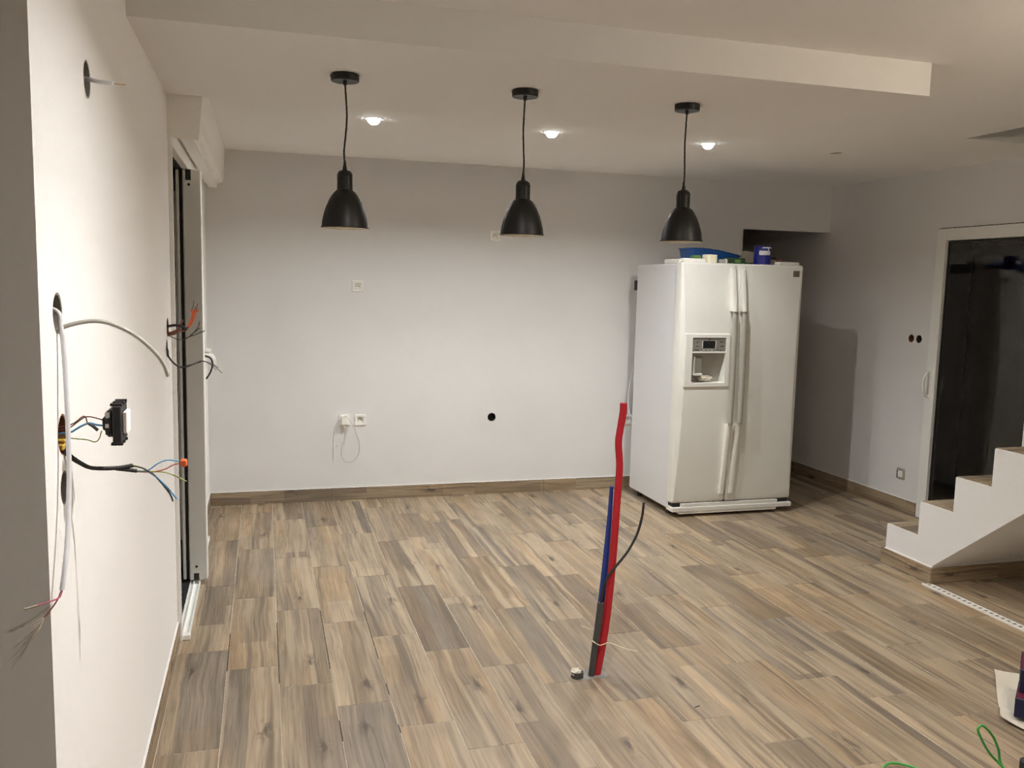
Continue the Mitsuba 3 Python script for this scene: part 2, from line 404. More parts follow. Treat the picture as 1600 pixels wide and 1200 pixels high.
# ------------------------------------------------------------------ glazed sliding door in the left wall
k = 'window_1'
struct(k, cat(rbx(-0.12, 0.017, YD0 + 0.001, YD0 + 0.018, 0.0, 2.228, 0.002), rbx(-0.12, 0.021, YD1 - 0.045, YD1 - 0.001, 0.0, 2.228, 0.002), rbx(-0.12, 0.021, YD0 + 0.020, YD1 - 0.045, 2.165, 2.228, 0.002)), 'white_alu')
add(k + '__track', cat(bx(-0.12, 0.046, YD0 + 0.02, YD1, 0.0005, 0.008), bx(0.040, 0.046, YD0 + 0.03, YD1, 0.008, 0.022), bx(0.012, 0.017, YD0 + 0.03, YD1, 0.008, 0.024), bx(-0.006, -0.002, YD0 + 0.03, YD1, 0.008, 0.018), rbx(0.006, 0.05, YD0 + 0.015, YD0 + 0.05, 0.0005, 0.024, 0.002)), 'white_alu')
add(k + '__top_track', bx(-0.119, -0.010, YD0 + 0.021, YD1 - 0.046, 2.1605, 2.1648), 'seal_black')
add(k + '__outer_track', bx(-0.119, -0.008, YD0 + 0.022, YD1 - 0.056, 0.0085, 0.02), 'seal_black')
for q in (bx(-0.2195, -0.122, YD0 + 0.0005, YD0 + 0.02, 0, 2.2295), bx(-0.2195, -0.122, YD1 - 0.06, YD1 - 0.0005, 0, 2.2295), bx(-0.2195, -0.050, YD0 + 0.021, YD1 - 0.061, 2.12, 2.1645)): add(k + '__dark_lining', q, 'seal_black')  # added black lining, keeps the lit reveals of the opening dark
def leaf(kk, x0, x1, y0, y1, z0, z1, w=0.075):
    m = cat(rbx(x0, x1, y0, y0 + w, z0, z1, 0.004), rbx(x0, x1, y1 - w, y1, z0, z1, 0.004), rbx(x0, x1, y0 + w, y1 - w, z0, z0 + w, 0.003), rbx(x0, x1, y0 + w, y1 - w, z1 - w, z1, 0.003))
    key = add(kk + '__leaf', m, 'white_alu')
    xm = (x0 + x1) / 2
    add(key + '__pane', trimesh.Trimesh([(xm, y0 + w - .01, z0 + w - .01), (xm, y1 - w + .01, z0 + w - .01), (xm, y1 - w + .01, z1 - w + .01), (xm, y0 + w - .01, z1 - w + .01)], [(0, 1, 2), (0, 2, 3)], process=False), 'pane_glass')
    return key
l1 = leaf(k, -0.006, 0.030, 4.79, 5.50, 0.026, 2.16)
add(l1 + '__stile', rbx(-0.008, 0.083, 4.72, 4.792, 0.026, 2.16, 0.005), 'white_alu')
add(l1 + '__hole', cat(lathe([(0.0001, 0), (0.007, 0), (0.007, 0.002), (0.0001, 0.002)], (0.028, 4.7215, 0.10), 20, 'y'), bx(0.014, 0.040, 4.7185, 4.722, 0.026, 0.064)), 'seal_black')
add(l1 + '__hole', cat(lathe([(0.0001, 0), (0.007, 0), (0.007, 0.002), (0.0001, 0.002)], (0.024, 4.7215, 2.085), 20, 'y'), bx(0.008, 0.034, 4.7185, 4.722, 2.106, 2.16)), 'seal_black')
l2 = leaf(k, -0.041, -0.025, 4.735, 5.50, 0.026, 2.16, 0.06)
add(k + '__seal', cat(bx(-0.0245, -0.0085, 4.745, 4.76, 0.03, 2.155)), 'seal_black')
# roller shutter box over it
prof = Polygon([(0.0005, 2.262), (0.084, 2.262), (0.104, 2.267), (0.118, 2.278), (0.126, 2.296), (0.131, 2.34), (0.134, HC - 0.001), (0.0005, HC - 0.001)])
sb = thing('shutter_box', 'white roller shutter box above the sliding door on the left wall', 'shutter box')
add(sb + '__casing', prism(prof, 'y', YD0 + 0.012, YB - 0.004), 'white_plastic', 20)
add(sb + '__end_cap', prism(Polygon([(0.0005, 2.20), (0.122, 2.198), (0.139, 2.36), (0.139, HC - 0.001), (0.0005, HC - 0.001)]), 'y', YD0 + 0.004, YD0 + 0.012), 'white_plastic')
add(sb + '__flap', bx(0.030, 0.084, YD0 + 0.02, YB - 0.05, 2.232, 2.262), 'white_alu')
add(sb + '__screw', lathe([(0.0001, 0), (0.004, 0), (0.003, 0.002), (0.0001, 0.002)], (0.128, YD0 + 0.004, 2.33), 12, 'y'), 'chrome')

# ------------------------------------------------------------------ glazed door in the right wall
k = 'window_2'
fa, fb = XR - 0.024, XR + 0.022
struct(k, cat(rbx(fa, fb, RD1 - 0.094, RD1 - 0.007, 0.0, RDZ - 0.007, 0.004), rbx(fa, fb, RD0 + 0.007, RD0 + 0.094, 0, RDZ - 0.007, 0.004), rbx(fa, fb, RD0 + 0.094, RD1 - 0.094, RDZ - 0.090, RDZ - 0.007, 0.004), rbx(fa, fb, RD0 + 0.094, RD1 - 0.094, 0, 0.075, 0.004)), 'white_alu')
for q in (bx(XR + 0.004, XR + 0.02, RD1 - 0.0068, RD1 - 0.0002, 0.0, RDZ - 0.001), bx(XR + 0.004, XR + 0.02, RD0 + 0.0002, RD0 + 0.0068, 0.0, RDZ - 0.001), bx(XR + 0.004, XR + 0.02, RD0 + 0.007, RD1 - 0.007, RDZ - 0.0068, RDZ - 0.0002)): add(k + '__shadow_line', q, 'mark_dark')  # shadow gap round the frame put in as dark strips
for q in (bx(XR + 0.002, fb + 0.01, RD1 - 0.104, RD1 - 0.0941, 0.075, RDZ - 0.0901), bx(XR + 0.002, fb + 0.01, RD0 + 0.0941, RD0 + 0.104, 0.075, RDZ - 0.0901), bx(XR + 0.002, fb + 0.01, RD0 + 0.104, RD1 - 0.104, RDZ - 0.100, RDZ - 0.0901)): add(k + '__seal', q, 'seal_black')
for q in (bx(fb, XR + 0.22, RD1 - 0.10, RD1 - 0.0003, 0, RDZ - 0.0003), bx(fb, XR + 0.22, RD0 + 0.0003, RD0 + 0.10, 0, RDZ - 0.0003), bx(fb, XR + 0.22, RD0 + 0.10, RD1 - 0.10, RDZ - 0.10, RDZ - 0.0003)): add(k + '__dark_lining', q, 'seal_black')  # added black blocks, hide the lit wall reveal behind the glass
add(k + '__meeting_stile', rbx(XR - 0.016, XR + 0.016, 4.20, 4.285, 0.0755, RDZ - 0.0905, 0.003), 'white_alu')
add(k + '__pane', trimesh.Trimesh([(XR + 0.008, RD0 + .1, .07), (XR + 0.008, RD1 - .1, .07), (XR + 0.008, RD1 - .1, RDZ - .095), (XR + 0.008, RD0 + .1, RDZ - .095)], [(0, 1, 2), (0, 2, 3)], process=False), 'pane_glass')
hx, hy = XR - 0.024, RD1 - 0.045
add(k + '__handle', cat(tube([(hx, hy, 1.075), (hx - 0.024, hy, 1.068), (hx - 0.046, hy, 1.03), (hx - 0.052, hy, 0.985), (hx - 0.046, hy, 0.94), (hx - 0.024, hy, 0.902), (hx, hy, 0.895)], [0.011, 0.009, 0.009, 0.009, 0.011], 12), rbx(hx - 0.006, hx + 0.001, hy - 0.016, hy + 0.016, 0.86, 1.11, 0.003)), 'white_alu', 40)

# metal frame of the opening in the back wall
struct('trim_1', cat(bx(4.135, 4.152, YB - 0.006, YB + 0.1, 0.0, 2.14), bx(4.152, 4.175, YB + 0.01, YB + 0.1, 0.0, 2.125), bx(4.152, XR - 0.002, YB - 0.004, YB + 0.02, 2.122, 2.128)), 'wall_paint')

# ------------------------------------------------------------------ staircase
XST = 3.988
zs_, ys_ = [0.248, 0.445, 0.643, 0.847], [4.262, 4.008, 3.763, 3.523, 3.283]
GO, RI = 0.242, 0.199
for i in range(4, 12):
    zs_.append(zs_[-1] + RI); ys_.append(ys_[-1] - GO)
prof = [(4.262, 0.0)]
for z, ya, yb in zip(zs_, ys_[:-1], ys_[1:]): prof += [(ya, z), (yb, z)]
prof += [(ys_[len(zs_)], zs_[-1] - 0.31), (3.887, 0.099), (3.887, 0.0)]
pst = Polygon(prof)
pst = pst.buffer(-0.006).buffer(0.006, 6)
st = struct('staircase', prism(pst, 'x', XST, XR - 0.003), 'wall_paint')
for z, ya, yb in zip(zs_, ys_[:-1], ys_[1:]):
    add('staircase__tread', rbx(XST + 0.006, XR - 0.006, yb + 0.002, ya - 0.004, z - 0.001, z + 0.004, 0.001), 'wood_tread')
struct('baseboard_stairs', cat(bx(XST - 0.006, XST, 3.881, 4.262, BBH, BBH + 0.006), bx(XST - 0.006, XR - 0.004, 3.881, 3.887, BBH, BBH + 0.006)), 'wall_paint')
add('baseboard_stairs__tile', rbx(XST - 0.0095, XST - 0.0003, 3.8775, 4.290, 0.0008, BBH, 0.001), 'wood_skirting')
add('baseboard_stairs__tile', rbx(XST - 0.0003, 4.66, 3.8775, 3.8868, 0.0008, BBH, 0.001), 'wood_skirting')
add('baseboard_stairs__tile', rbx(4.662, XR - 0.004, 3.8775, 3.8868, 0.0008, BBH, 0.001), 'wood_skirting')

# ------------------------------------------------------------------ recessed spotlights
def spot_light(x, y, on, power, tint, label, group):
    t = thing('recessed_spotlight', label, 'spotlight', group)
    add(t + '__ring', lathe([(0.0385, -0.002), (0.047, -0.003), (0.050, 0.0), (0.0395, 0.0001), (0.0395, 0.05), (0.0385, 0.05), (0.0385, -0.002)], (x, y, HC - 0.0002), 40), 'spot_white', 30)
    lens = lathe([(0.0001, -0.036), (0.012, -0.0345), (0.022, -0.030), (0.031, -0.020), (0.0365, -0.007), (0.0382, 0.002), (0.0382, 0.006), (0.0001, 0.006), (0.0001, -0.036)], (x, y, HC), 32)
    if on:
        d = mikit.ply(lens, 'spot_white', smooth=50)
        d['emitter'] = {'type': 'area', 'radiance': {'type': 'rgb', 'value': (LENS * tint * power / 5).tolist()}, 'sampling_weight': 0.35}
        scene[t + '__lens'] = d
        n = 0
        for a in ((90, 270) if y < 2 else (90,)):           # front lamps get a second offset beam added to soften shadows
            px, py = x, y + (0.012 * math.sin(math.radians(a)) if y < 2 else 0)
            for cut, beam, w in ((56, 10, 0.55), (76, 46, 0.45)):
                n += 1
                scene[f'{t}__beam_{n:03d}'] = {'type': 'spot', 'intensity': {'type': 'rgb', 'value': (power * w / (2 if y < 2 else 1) * tint).tolist()}, 'cutoff_angle': cut, 'beam_width': beam, 'sampling_weight': 1.0,
                                               'to_world': T().look_at(origin=[px, py, HC - 0.038], target=[px, py, 0], up=[0, 1, 0])}
    else:
        add(t + '__lens', lathe([(0.0001, 0.004), (0.0384, 0.004), (0.0384, 0.007), (0.0001, 0.007), (0.0001, 0.004)], (x, y, HC), 32), 'box_grey')
for (x, y), pw, w in zip(KITCHEN_ROW, KITCHEN_POWERS, ('leftmost, above the left pendant cable', 'second from the left, right of the middle pendant cable', 'third from the left, right of the right pendant cable')):
    spot_light(x, y, True, pw, COOL, 'lit round recessed ceiling spotlight, ' + w, 'ceiling spotlights')
spot_light(3.88, 4.84, False, 0, COOL, 'unlit recessed ceiling spotlight, above and right of the fridge', 'ceiling spotlights')
for (x, y), pw, w in zip(FRONT_ROW, FRONT_POWERS, ('nearest the left wall', 'in the middle', 'nearest the stairs', 'farthest from the kitchen')):
    spot_light(x, y, True, pw, WARM, 'lit ceiling spotlight over the living area, ' + w, 'ceiling spotlights')

bb = thing('bare_bulb', 'lit bare bulb hanging on a flex from the ceiling over the living area', 'light bulb')
bx_, by_, bz_ = BULB_AT
add(bb + '__flex', tube([(bx_, by_, HC), (bx_ + 0.001, by_, bz_ + 0.10), (bx_, by_, bz_ + 0.09)], 0.003, 10), 'black_rubber', 60)
add(bb + '__holder', lathe([(0.0001, 0.04), (0.019, 0.04), (0.019, 0.085), (0.008, 0.098), (0.0001, 0.098)], BULB_AT, 24), 'black_rubber', 40)
d = mikit.ply(lathe([(0.0001, -0.045), (0.020, -0.041), (0.037, -0.026), (0.045, -0.003), (0.041, 0.017), (0.028, 0.034), (0.0185, 0.045), (0.0001, 0.045)], BULB_AT, 32), 'spot_white', smooth=50)
d['emitter'] = {'type': 'area', 'radiance': {'type': 'rgb', 'value': (BULB_RADIANCE * BULB).tolist()}, 'sampling_weight': 6.0}
scene[bb + '__globe'] = d

# ------------------------------------------------------------------ pendant lamps
def pendant(x, y, sway, label):
    t = thing('pendant_lamp', label, 'pendant lamp', 'black pendant lamps')
    add(t + '__canopy', lathe([(0.0001, 0), (0.0490, 0), (0.0515, 0.0025), (0.0515, 0.024), (0.0495, 0.0262), (0.0001, 0.0262)], (x, y, ZS - 0.0264), 48), 'black_metal', 30)
    add(t + '__canopy_screw', lathe([(0.0001, 0), (0.003, 0), (0.003, 0.003), (0.0001, 0.003)], (x - 0.0515, y, ZS - 0.010), 12, '-x'), 'black_metal')
    add(t + '__cable_grip', lathe([(0.0001, 0), (0.0058, 0), (0.0075, 0.006), (0.0075, 0.0128), (0.0001, 0.0128)], (x, y, ZS - 0.039), 20), 'black_metal', 30)
    s = sway
    add(t + '__cable', tube([(x, y, ZS - 0.03), (x + 0.004 * s, y, 2.29), (x + 0.007 * s, y, 2.22), (x + 0.002 * s, y, 2.15), (x - 0.003 * s, y, 2.10), (x, y, 2.05)], 0.0034, 12), 'black_rubber', 60)
    add(t + '__cable_gland', lathe([(0.0001, 0), (0.0082, 0), (0.0082, 0.006), (0.0048, 0.022), (0.0046, 0.032), (0.0001, 0.032)], (x, y, 2.032), 24), 'black_metal', 40)
    add(t + '__socket_cup', lathe([(0.0001, 0.072), (0.010, 0.074), (0.0185, 0.0715), (0.0245, 0.066), (0.0280, 0.058), (0.0300, 0.0548), (0.0282, 0.052), (0.0285, 0.0), (0.0270, -0.001), (0.0265, 0.05), (0.0001, 0.06), (0.0001, 0.072)][::-1], (x, y, 1.958), 48), 'black_metal', 40)
    out = [(0.0860, 1.8205), (0.0845, 1.832), (0.0820, 1.850), (0.0770, 1.872), (0.0700, 1.895), (0.0610, 1.916), (0.0500, 1.936), (0.0390, 1.951), (0.0295, 1.9585)]
    inn = [(r - 0.0013, z - 0.0004) for r, z in out]
    rim = [(0.0900, 1.8180), (0.0903, 1.8200)]
    add(t + '__shade', lathe((out[::-1] + rim[::-1] + [(0.0852, 1.8188)] + [(0.0282, 1.9572)][:0] + [(inn[0][0] + 0.0006, inn[0][1])] + inn[1:] + [out[-1]])[::1], (x, y, 0), 64), 'black_metal', 40)
    lin = [(r - 0.0022, z - 0.0008) for r, z in out]
    add(t + '__shade_lining', lathe([(0.0895, 1.8176)] + lin + [(0.0001, 1.9560), (0.0001, 1.9564)] + [(r + 0.0005, z + 0.0003) for r, z in lin[::-1]] + [(0.0895, 1.8176)], (x, y, 0), 64), 'shade_inside', 40)
pendant(0.675, 3.338, 1.0, 'black metal pendant lamp with white inside, leftmost, nearest the shutter box')
pendant(1.368, 3.338, -0.6, 'black metal pendant lamp in the middle of the row of three')
pendant(2.066, 3.338, -0.5, 'black metal pendant lamp above the fridge end of the row, rightmost')

# ------------------------------------------------------------------ fridge
fr = thing('fridge', 'white side by side fridge freezer with water dispenser and long handles, against the back wall', 'fridge')
FX0, FX1, FYF, FYB_, FZ = 3.155, 4.125, 5.455, 6.225, 1.80
add(fr + '__body', rbx(FX0 + 0.012, FX1 - 0.008, FYF + 0.092, FYB_, 0.045, FZ - 0.004, 0.006), 'fridge_side')
add(fr + '__gasket', bx(FX0 + 0.03, FX1 - 0.025, FYF + 0.080, FYF + 0.095, 0.13, FZ - 0.02), 'seal_black')
def bulge(z):
    s = (z - 0.95) / 0.86
    return max(0.0, 1 - s * s)
def door_mesh(x0, x1, outer):
    """outer: 'l' or 'r', the side with the long lens-shaped bevel."""
    sec = []
    for z in np.concatenate([[0.105, 0.108], np.linspace(0.118, FZ - 0.006, 30), [FZ + 0.002, FZ + 0.006]]):
        b = bulge(z)
        e = 0.0 if 0.11 < z < FZ else 0.004
        yf, ye, yb = FYF + 0.008 - 0.022 * b + e, FYF + 0.030, FYF + 0.080
        c = 0.010 + 0.034 * b
        cl, cr = (c, 0.008) if outer == 'l' else (0.008, c)
        yl, yr = (ye, yf + 0.006) if outer == 'l' else (yf + 0.006, ye)
        x0e, x1e = x0 + e, x1 - e
        sec.append([(x0e, yb, z), (x0e, yl, z), (x0e + cl * 0.25, yl - (yl - yf) * 0.55, z), (x0e + cl, yf + 0.0008, z), (x0e + cl + 0.012, yf, z),
                    (x1e - cr - 0.012, yf, z), (x1e - cr, yf + 0.0008, z), (x1e - cr * 0.25, yr - (yr - yf) * 0.55, z), (x1e, yr, z), (x1e, yb, z)])
    return loft(sec)
XM = 3.576
DX0, DX1, DZ0, DZ1 = 3.192, 3.547, 0.937, 1.314       # dispenser frame
CX0, CX1, CZ0, CZ1, PZ = 3.250, 3.512, 0.967, 1.286, 1.183
ld = minus(door_mesh(FX0, XM - 0.004, 'l'), bx(CX0 - 0.004, CX1 + 0.004, FYF - 0.1, FYF + 0.076, CZ0 - 0.004, PZ + 0.004))
d1 = add(fr + '__door', ld, 'fridge_white', 25)
d2 = add(fr + '__door', door_mesh(XM + 0.004, FX1, 'r'), 'fridge_white', 25)
FY = FYF - 0.0135                                         # front of the door at mid height
# dispenser
dp = add(fr + '__dispenser', minus(rbx(DX0, DX1, FY - 0.010, FY + 0.016, DZ0, DZ1, 0.005), bx(CX0, CX1, FY - 0.05, FY + 0.05, CZ0, CZ1)), 'fridge_white')
cav = trimesh.Trimesh([(CX0, FY, CZ0), (CX1, FY, CZ0), (CX1, FY, PZ), (CX0, FY, PZ), (CX0, FY + 0.085, CZ0), (CX1, FY + 0.085, CZ0), (CX1, FY + 0.012, PZ), (CX0, FY + 0.012, PZ)],
                      [(0, 1, 5), (0, 5, 4), (1, 2, 6), (1, 6, 5), (0, 4, 7), (0, 7, 3), (2, 3, 7), (2, 7, 6)], process=False)
add(dp + '__tray', cav, 'fridge_white')
add(dp + '__back_plate', bx(0, 1, 0, 1, 0, 1) if False else trimesh.convex.convex_hull([(CX0 + .0005, FY + 0.0835, CZ0 + .0005), (CX1 - .0005, FY + 0.0835, CZ0 + .0005), (CX1 - .0005, FY + 0.0110, PZ - .0005), (CX0 + .0005, FY + 0.0110, PZ - .0005), (CX0, FY + 0.089, CZ0 + .002), (CX1, FY + 0.089, CZ0 + .002), (CX1, FY + 0.016, PZ), (CX0, FY + 0.016, PZ)]), 'fridge_grey')
add(dp + '__control_panel', bx(CX0, CX1, FY - 0.003, FY + 0.012, PZ + 0.004, CZ1), 'panel_grey')
add(dp + '__ledge', rbx(CX0, CX1, FY - 0.009, FY + 0.012, PZ - 0.006, PZ + 0.005, 0.002), 'fridge_white')
add(dp + '__display', bx(3.333, 3.428, FY - 0.0045, FY - 0.002, 1.213, 1.262), 'screen_black')
for xr in (3.327, 3.429): add(dp + '__display_rim', bx(xr, xr + 0.005, FY - 0.0042, FY - 0.002, 1.210, 1.266), 'mark_light')
add(dp + '__logo', lathe([(0.0001, 0), (0.005, 0), (0.005, 0.001), (0.0001, 0.001)], (3.381, FY - 0.003, 1.275), 16, 'y'), 'seal_black')
for x, z, w, m in ((3.290, 1.254, .020, 'mark_dark'), (3.290, 1.225, .016, 'mark_dark'), (3.287, 1.199, .026, 'mark_dark'), (3.340, 1.199, .010, 'mark_light'), (3.374, 1.199, .010, 'mark_light'), (3.405, 1.199, .010, 'mark_light'),
                   (3.480, 1.256, .034, 'mark_dark'), (3.482, 1.226, .030, 'mark_dark'), (3.452, 1.199, .008, 'mark_dark'), (3.472, 1.199, .008, 'mark_dark')):
    add(dp + '__button', bx(x - w / 2, x + w / 2, FY - 0.0042, FY - 0.0025, z - 0.0035, z + 0.0035), m)
lv = add(dp + '__lever', rbx(3.282, 3.338, FY + 0.010, FY + 0.022, 1.035, 1.152, 0.003), 'panel_grey')
add(lv + '__side', cat(rbx(3.275, 3.282, FY + 0.004, FY + 0.03, 1.03, 1.156, 0.002)), 'fridge_white')
add(lv + '__spout', rbx(3.272, 3.342, FY + 0.000, FY + 0.03, 1.018, 1.034, 0.003), 'fridge_white')
tis = trimesh.creation.icosphere(3, 1.0)
v = np.array(tis.vertices); v *= (1 + 0.7 * (mikit.meshkit.noise(v * 2.6 + 5, 2) - 0.5))[:, None]
tis.vertices = v * [0.055, 0.022, 0.020]; tis.apply_translation((3.385, FY + 0.043, CZ0 + 0.030))
add('paper_tissue', tis, 'paper_white', False, 'crumpled white tissue lying in the water dispenser of the fridge', 'tissue')
# long handles: white grips at both ends, grey bar between
def handle(xc, door, sg):
    def yd(z): return FYF + 0.008 - 0.022 * bulge(z)
    def grip(zs, ps, xs, w=0.021):
        sec = []
        for z, p, x in zip(zs, ps, xs):
            y = yd(z)
            sec.append([(x - w * 0.8, y + 0.004, z), (x - w, y - p * 0.55, z), (x - w * 0.75, y - p * 0.9, z), (x - w * 0.3, y - p, z), (x + w * 0.3, y - p, z), (x + w * 0.75, y - p * 0.9, z), (x + w, y - p * 0.55, z), (x + w * 0.8, y + 0.004, z)])
        return loft(sec)
    h = add(door + '__handle', grip([1.772, 1.766, 1.70, 1.62, 1.54, 1.472], [0.012, 0.020, 0.028, 0.036, 0.044, 0.050], [xc - .004, xc - .004, xc - .003, xc - .002, xc - .001, xc]), 'fridge_white', 35)
    add(door + '__handle', grip([0.672, 0.60, 0.52, 0.40, 0.28, 0.165, 0.157], [0.050, 0.044, 0.036, 0.030, 0.026, 0.022, 0.012], [xc, xc - .001, xc - .003, xc - .006, xc - .009, xc - .012, xc - .012]), 'fridge_white', 35)
    ys = [yd(z) - 0.036 for z in np.linspace(1.455, 0.69, 9)]
    bar = []
    for z in np.linspace(1.458, 0.688, 14):
        a = np.arange(14) * 2 * math.pi / 14
        y = yd(z) - 0.040 - 0.010 * bulge(z)
        bar.append(np.stack([xc + 0.0185 * np.cos(a), y + 0.0135 * np.sin(a), np.full(14, z)], 1))
    add(door + '__handle_bar', loft(bar), 'handle_grey', 40)
    for z0, z1 in ((1.458, 1.472), (0.672, 0.688)):
        a = np.arange(14) * 2 * math.pi / 14
        y = yd(z0) - 0.040 - 0.010 * bulge(z0)
        add(door + '__handle_band', loft([np.stack([xc + 0.0195 * np.cos(a), y + 0.0145 * np.sin(a), np.full(14, z)], 1) for z in (z0, z1)]), 'chrome', 40)
handle(3.553, d1, -1)
handle(3.628, d2, 1)
add(d2 + '__badge', rbx(4.036, 4.086, FYF + 0.001, FYF + 0.012, 1.724, 1.768, 0.001), 'badge_grey')
add(fr + '__kick_plate', cat(rbx(FX0 + 0.003, FX1 + 0.004, FYF - 0.006, FYF + 0.09, 0.040, 0.072, 0.003), rbx(FX0 + 0.06, FX1 - 0.12, FYF - 0.002, FYF + 0.085, 0.022, 0.040, 0.002), rbx(FX0 + 0.075, FX1 - 0.11, FYF + 0.002, FYF + 0.06, 0.072, 0.098, 0.002)), 'fridge_white')
add(fr + '__base', bx(FX0 + 0.02, FX1 - 0.02, FYF + 0.02, FYF + 0.10, 0.045, 0.103), 'seal_black')
for x in (FX0 + 0.05, FX1 - 0.08):
    for y in (FYF + 0.14, FYB_ - 0.12):
        add(fr + '__foot', lathe([(0.0001, 0), (0.018, 0), (0.020, 0.003), (0.020, 0.047), (0.0001, 0.047)], (x, y, 0.0005), 16), 'black_rubber', 30)
add(fr + '__hinge_cover', cat(rbx(FX0 + 0.02, FX0 + 0.10, FYF + 0.085, FYF + 0.33, FZ - 0.004, FZ + 0.030, 0.006), rbx(FX0 + 0.03, FX0 + 0.20, FYF + 0.035, FYF + 0.10, FZ + 0.004, FZ + 0.034, 0.006)), 'fridge_white')
add(fr + '__hinge_cover', cat(rbx(FX1 - 0.10, FX1 - 0.02, FYF + 0.085, FYF + 0.30, FZ - 0.004, FZ + 0.026, 0.006), rbx(FX1 - 0.19, FX1 - 0.02, FYF + 0.035, FYF + 0.10, FZ + 0.004, FZ + 0.030, 0.006)), 'fridge_white')
add(fr + '__rear_knob', rbx(FX0 + 0.0, FX0 + 0.02, FYB_ - 0.002, FYB_ + 0.03, 1.60, 1.68, 0.004), 'black_rubber')
add(fr + '__hose', tube([(3.20, 6.24, 0.985), (3.196, 6.29, 0.97), (3.178, 6.31, 0.86), (3.168, 6.31, 0.76), (3.172, 6.30, 0.65), (3.195, 6.26, 0.585)], 0.006, 10), 'cable_white', 60)
add(fr + '__power_cord', tube([(3.20, 6.24, 0.99), (3.192, 6.33, 0.90), (3.170, 6.345, 0.72), (3.150, 6.36, 0.60), (3.160, 6.37, 0.565)], 0.0025, 8), 'cable_grey', 60)

# things on top of the fridge
FT = FZ + 0.0005
def tray_mesh():
    """A shallow scoop: tall at the left end, low at the right."""
    out, n = [], 22
    for k_, (sc, dz) in enumerate(((1.0, 0), (0.985, 0))):
        pass
    L, W = 0.43, 0.26
    def ring(inset, top):
        r = []
        for j in range(40):
            a = 2 * math.pi * j / 40
            cx = math.copysign(abs(math.cos(a)) ** 0.35, math.cos(a)) * (L / 2 - inset)
            cy = math.copysign(abs(math.sin(a)) ** 0.35, math.sin(a)) * (W / 2 - inset)
            t = (cx + L / 2) / L
            hgt = (0.118 - 0.050 * max(0, (t - 0.35) / 0.65) ** 1.1) if top else 0.003
            r.append((cx, cy, hgt))
        return r
    secs = [ring(0.035, False), ring(0.024, False), ring(0.004, True), ring(-0.004, True), ring(-0.004, True), ring(0.006, True), ring(0.027, False), ring(0.037, False)]
    secs[3] = [(x, y, z) for x, y, z in secs[3]]
    secs[4] = [(x, y, z + 0.003) for x, y, z in secs[4]]
    secs[5] = [(x, y, z + 0.003) for x, y, z in secs[5]]
    secs[6] = [(x, y, z + 0.003) for x, y, z in secs[6]]
    secs[7] = [(x, y, z + 0.003) for x, y, z in secs[7]]
    return loft(secs)
m = tray_mesh(); m.apply_translation((3.60, 5.90, FT + 0.0))
add('plastic_tray', m, 'tray_blue', 30, 'blue plastic tray with a sloping rim lying at the back of the fridge top', 'tray')
tk = thing('tape_roll', 'cream masking tape roll lying flat on the front edge of the fridge top', 'tape roll')
add(tk + '__tape', lathe([(0.040, 0), (0.052, 0), (0.0525, 0.001), (0.0525, 0.057), (0.052, 0.058), (0.040, 0.058), (0.040, 0)], (3.432, 5.585, FT + 0.0075), 40), 'tape_cream', 30)
add(tk + '__core', lathe([(0.0385, 0.001), (0.0398, 0.001), (0.0398, 0.057), (0.0385, 0.057), (0.0385, 0.001)], (3.432, 5.585, FT + 0.0075), 40), 'drywall_edge', 30)
add('scouring_sponge', rbx(3.335, 3.395, 5.63, 5.70, FT, FT + 0.062, 0.008), 'sponge_green', False, 'green scouring sponge just left of the cream tape roll on the fridge', 'sponge')
bt = thing('clear_tube', 'small glass tube lying just right of the cream tape roll on the fridge', 'tube')
add(bt + '__body', lathe([(0.0001, 0), (0.016, 0), (0.018, 0.003), (0.018, 0.045), (0.0001, 0.045)], (3.515, 5.60, FT + 0.019), 20, 'x'), 'cable_grey', 30)
add(bt + '__cap', lathe([(0.0001, 0), (0.020, 0), (0.021, 0.003), (0.021, 0.012), (0.0001, 0.012)], (3.56, 5.60, FT + 0.0215), 20, 'x'), 'white_plastic', 30)
gp = thing('green_pack', 'dark green flat pack lying behind the join of the fridge doors', 'pack')
add(gp + '__wrap', rbx(3.60, 3.74, 5.62, 5.72, FT, FT + 0.052, 0.006), 'dark_green')
add(gp + '__stripe', rbx(3.655, 3.70, 5.617, 5.66, FT + 0.016, FT + 0.040, 0.001), 'sponge_green')
add('green_cloth', rbx(3.745, 3.865, 5.70, 5.82, FT, FT + 0.024, 0.006), 'dark_green', False, 'dark green folded cloth between the pack and the blue can on the fridge', 'cloth')
cb = thing('carton_box', 'small beige carton tilted behind the blue can on the fridge', 'box')
m = rbx(-0.05, 0.05, -0.04, 0.04, 0, 0.10, 0.002); m.apply_transform(trimesh.transformations.rotation_matrix(0.16, [0, 1, 0])); m.apply_translation((3.93, 5.90, FT + 0.0095))
add(cb + '__box', m, 'drywall_edge')
cn = thing('paint_can', 'dark blue cylindrical paint can with a white label standing on the fridge', 'can')
CC = (3.868, 5.605, FT)
add(cn + '__body', lathe([(0.0001, 0), (0.060, 0), (0.0625, 0.002), (0.0615, 0.005), (0.0615, 0.132), (0.063, 0.134), (0.063, 0.139), (0.058, 0.1395), (0.0001, 0.134)], CC, 48), 'can_blue', 30)
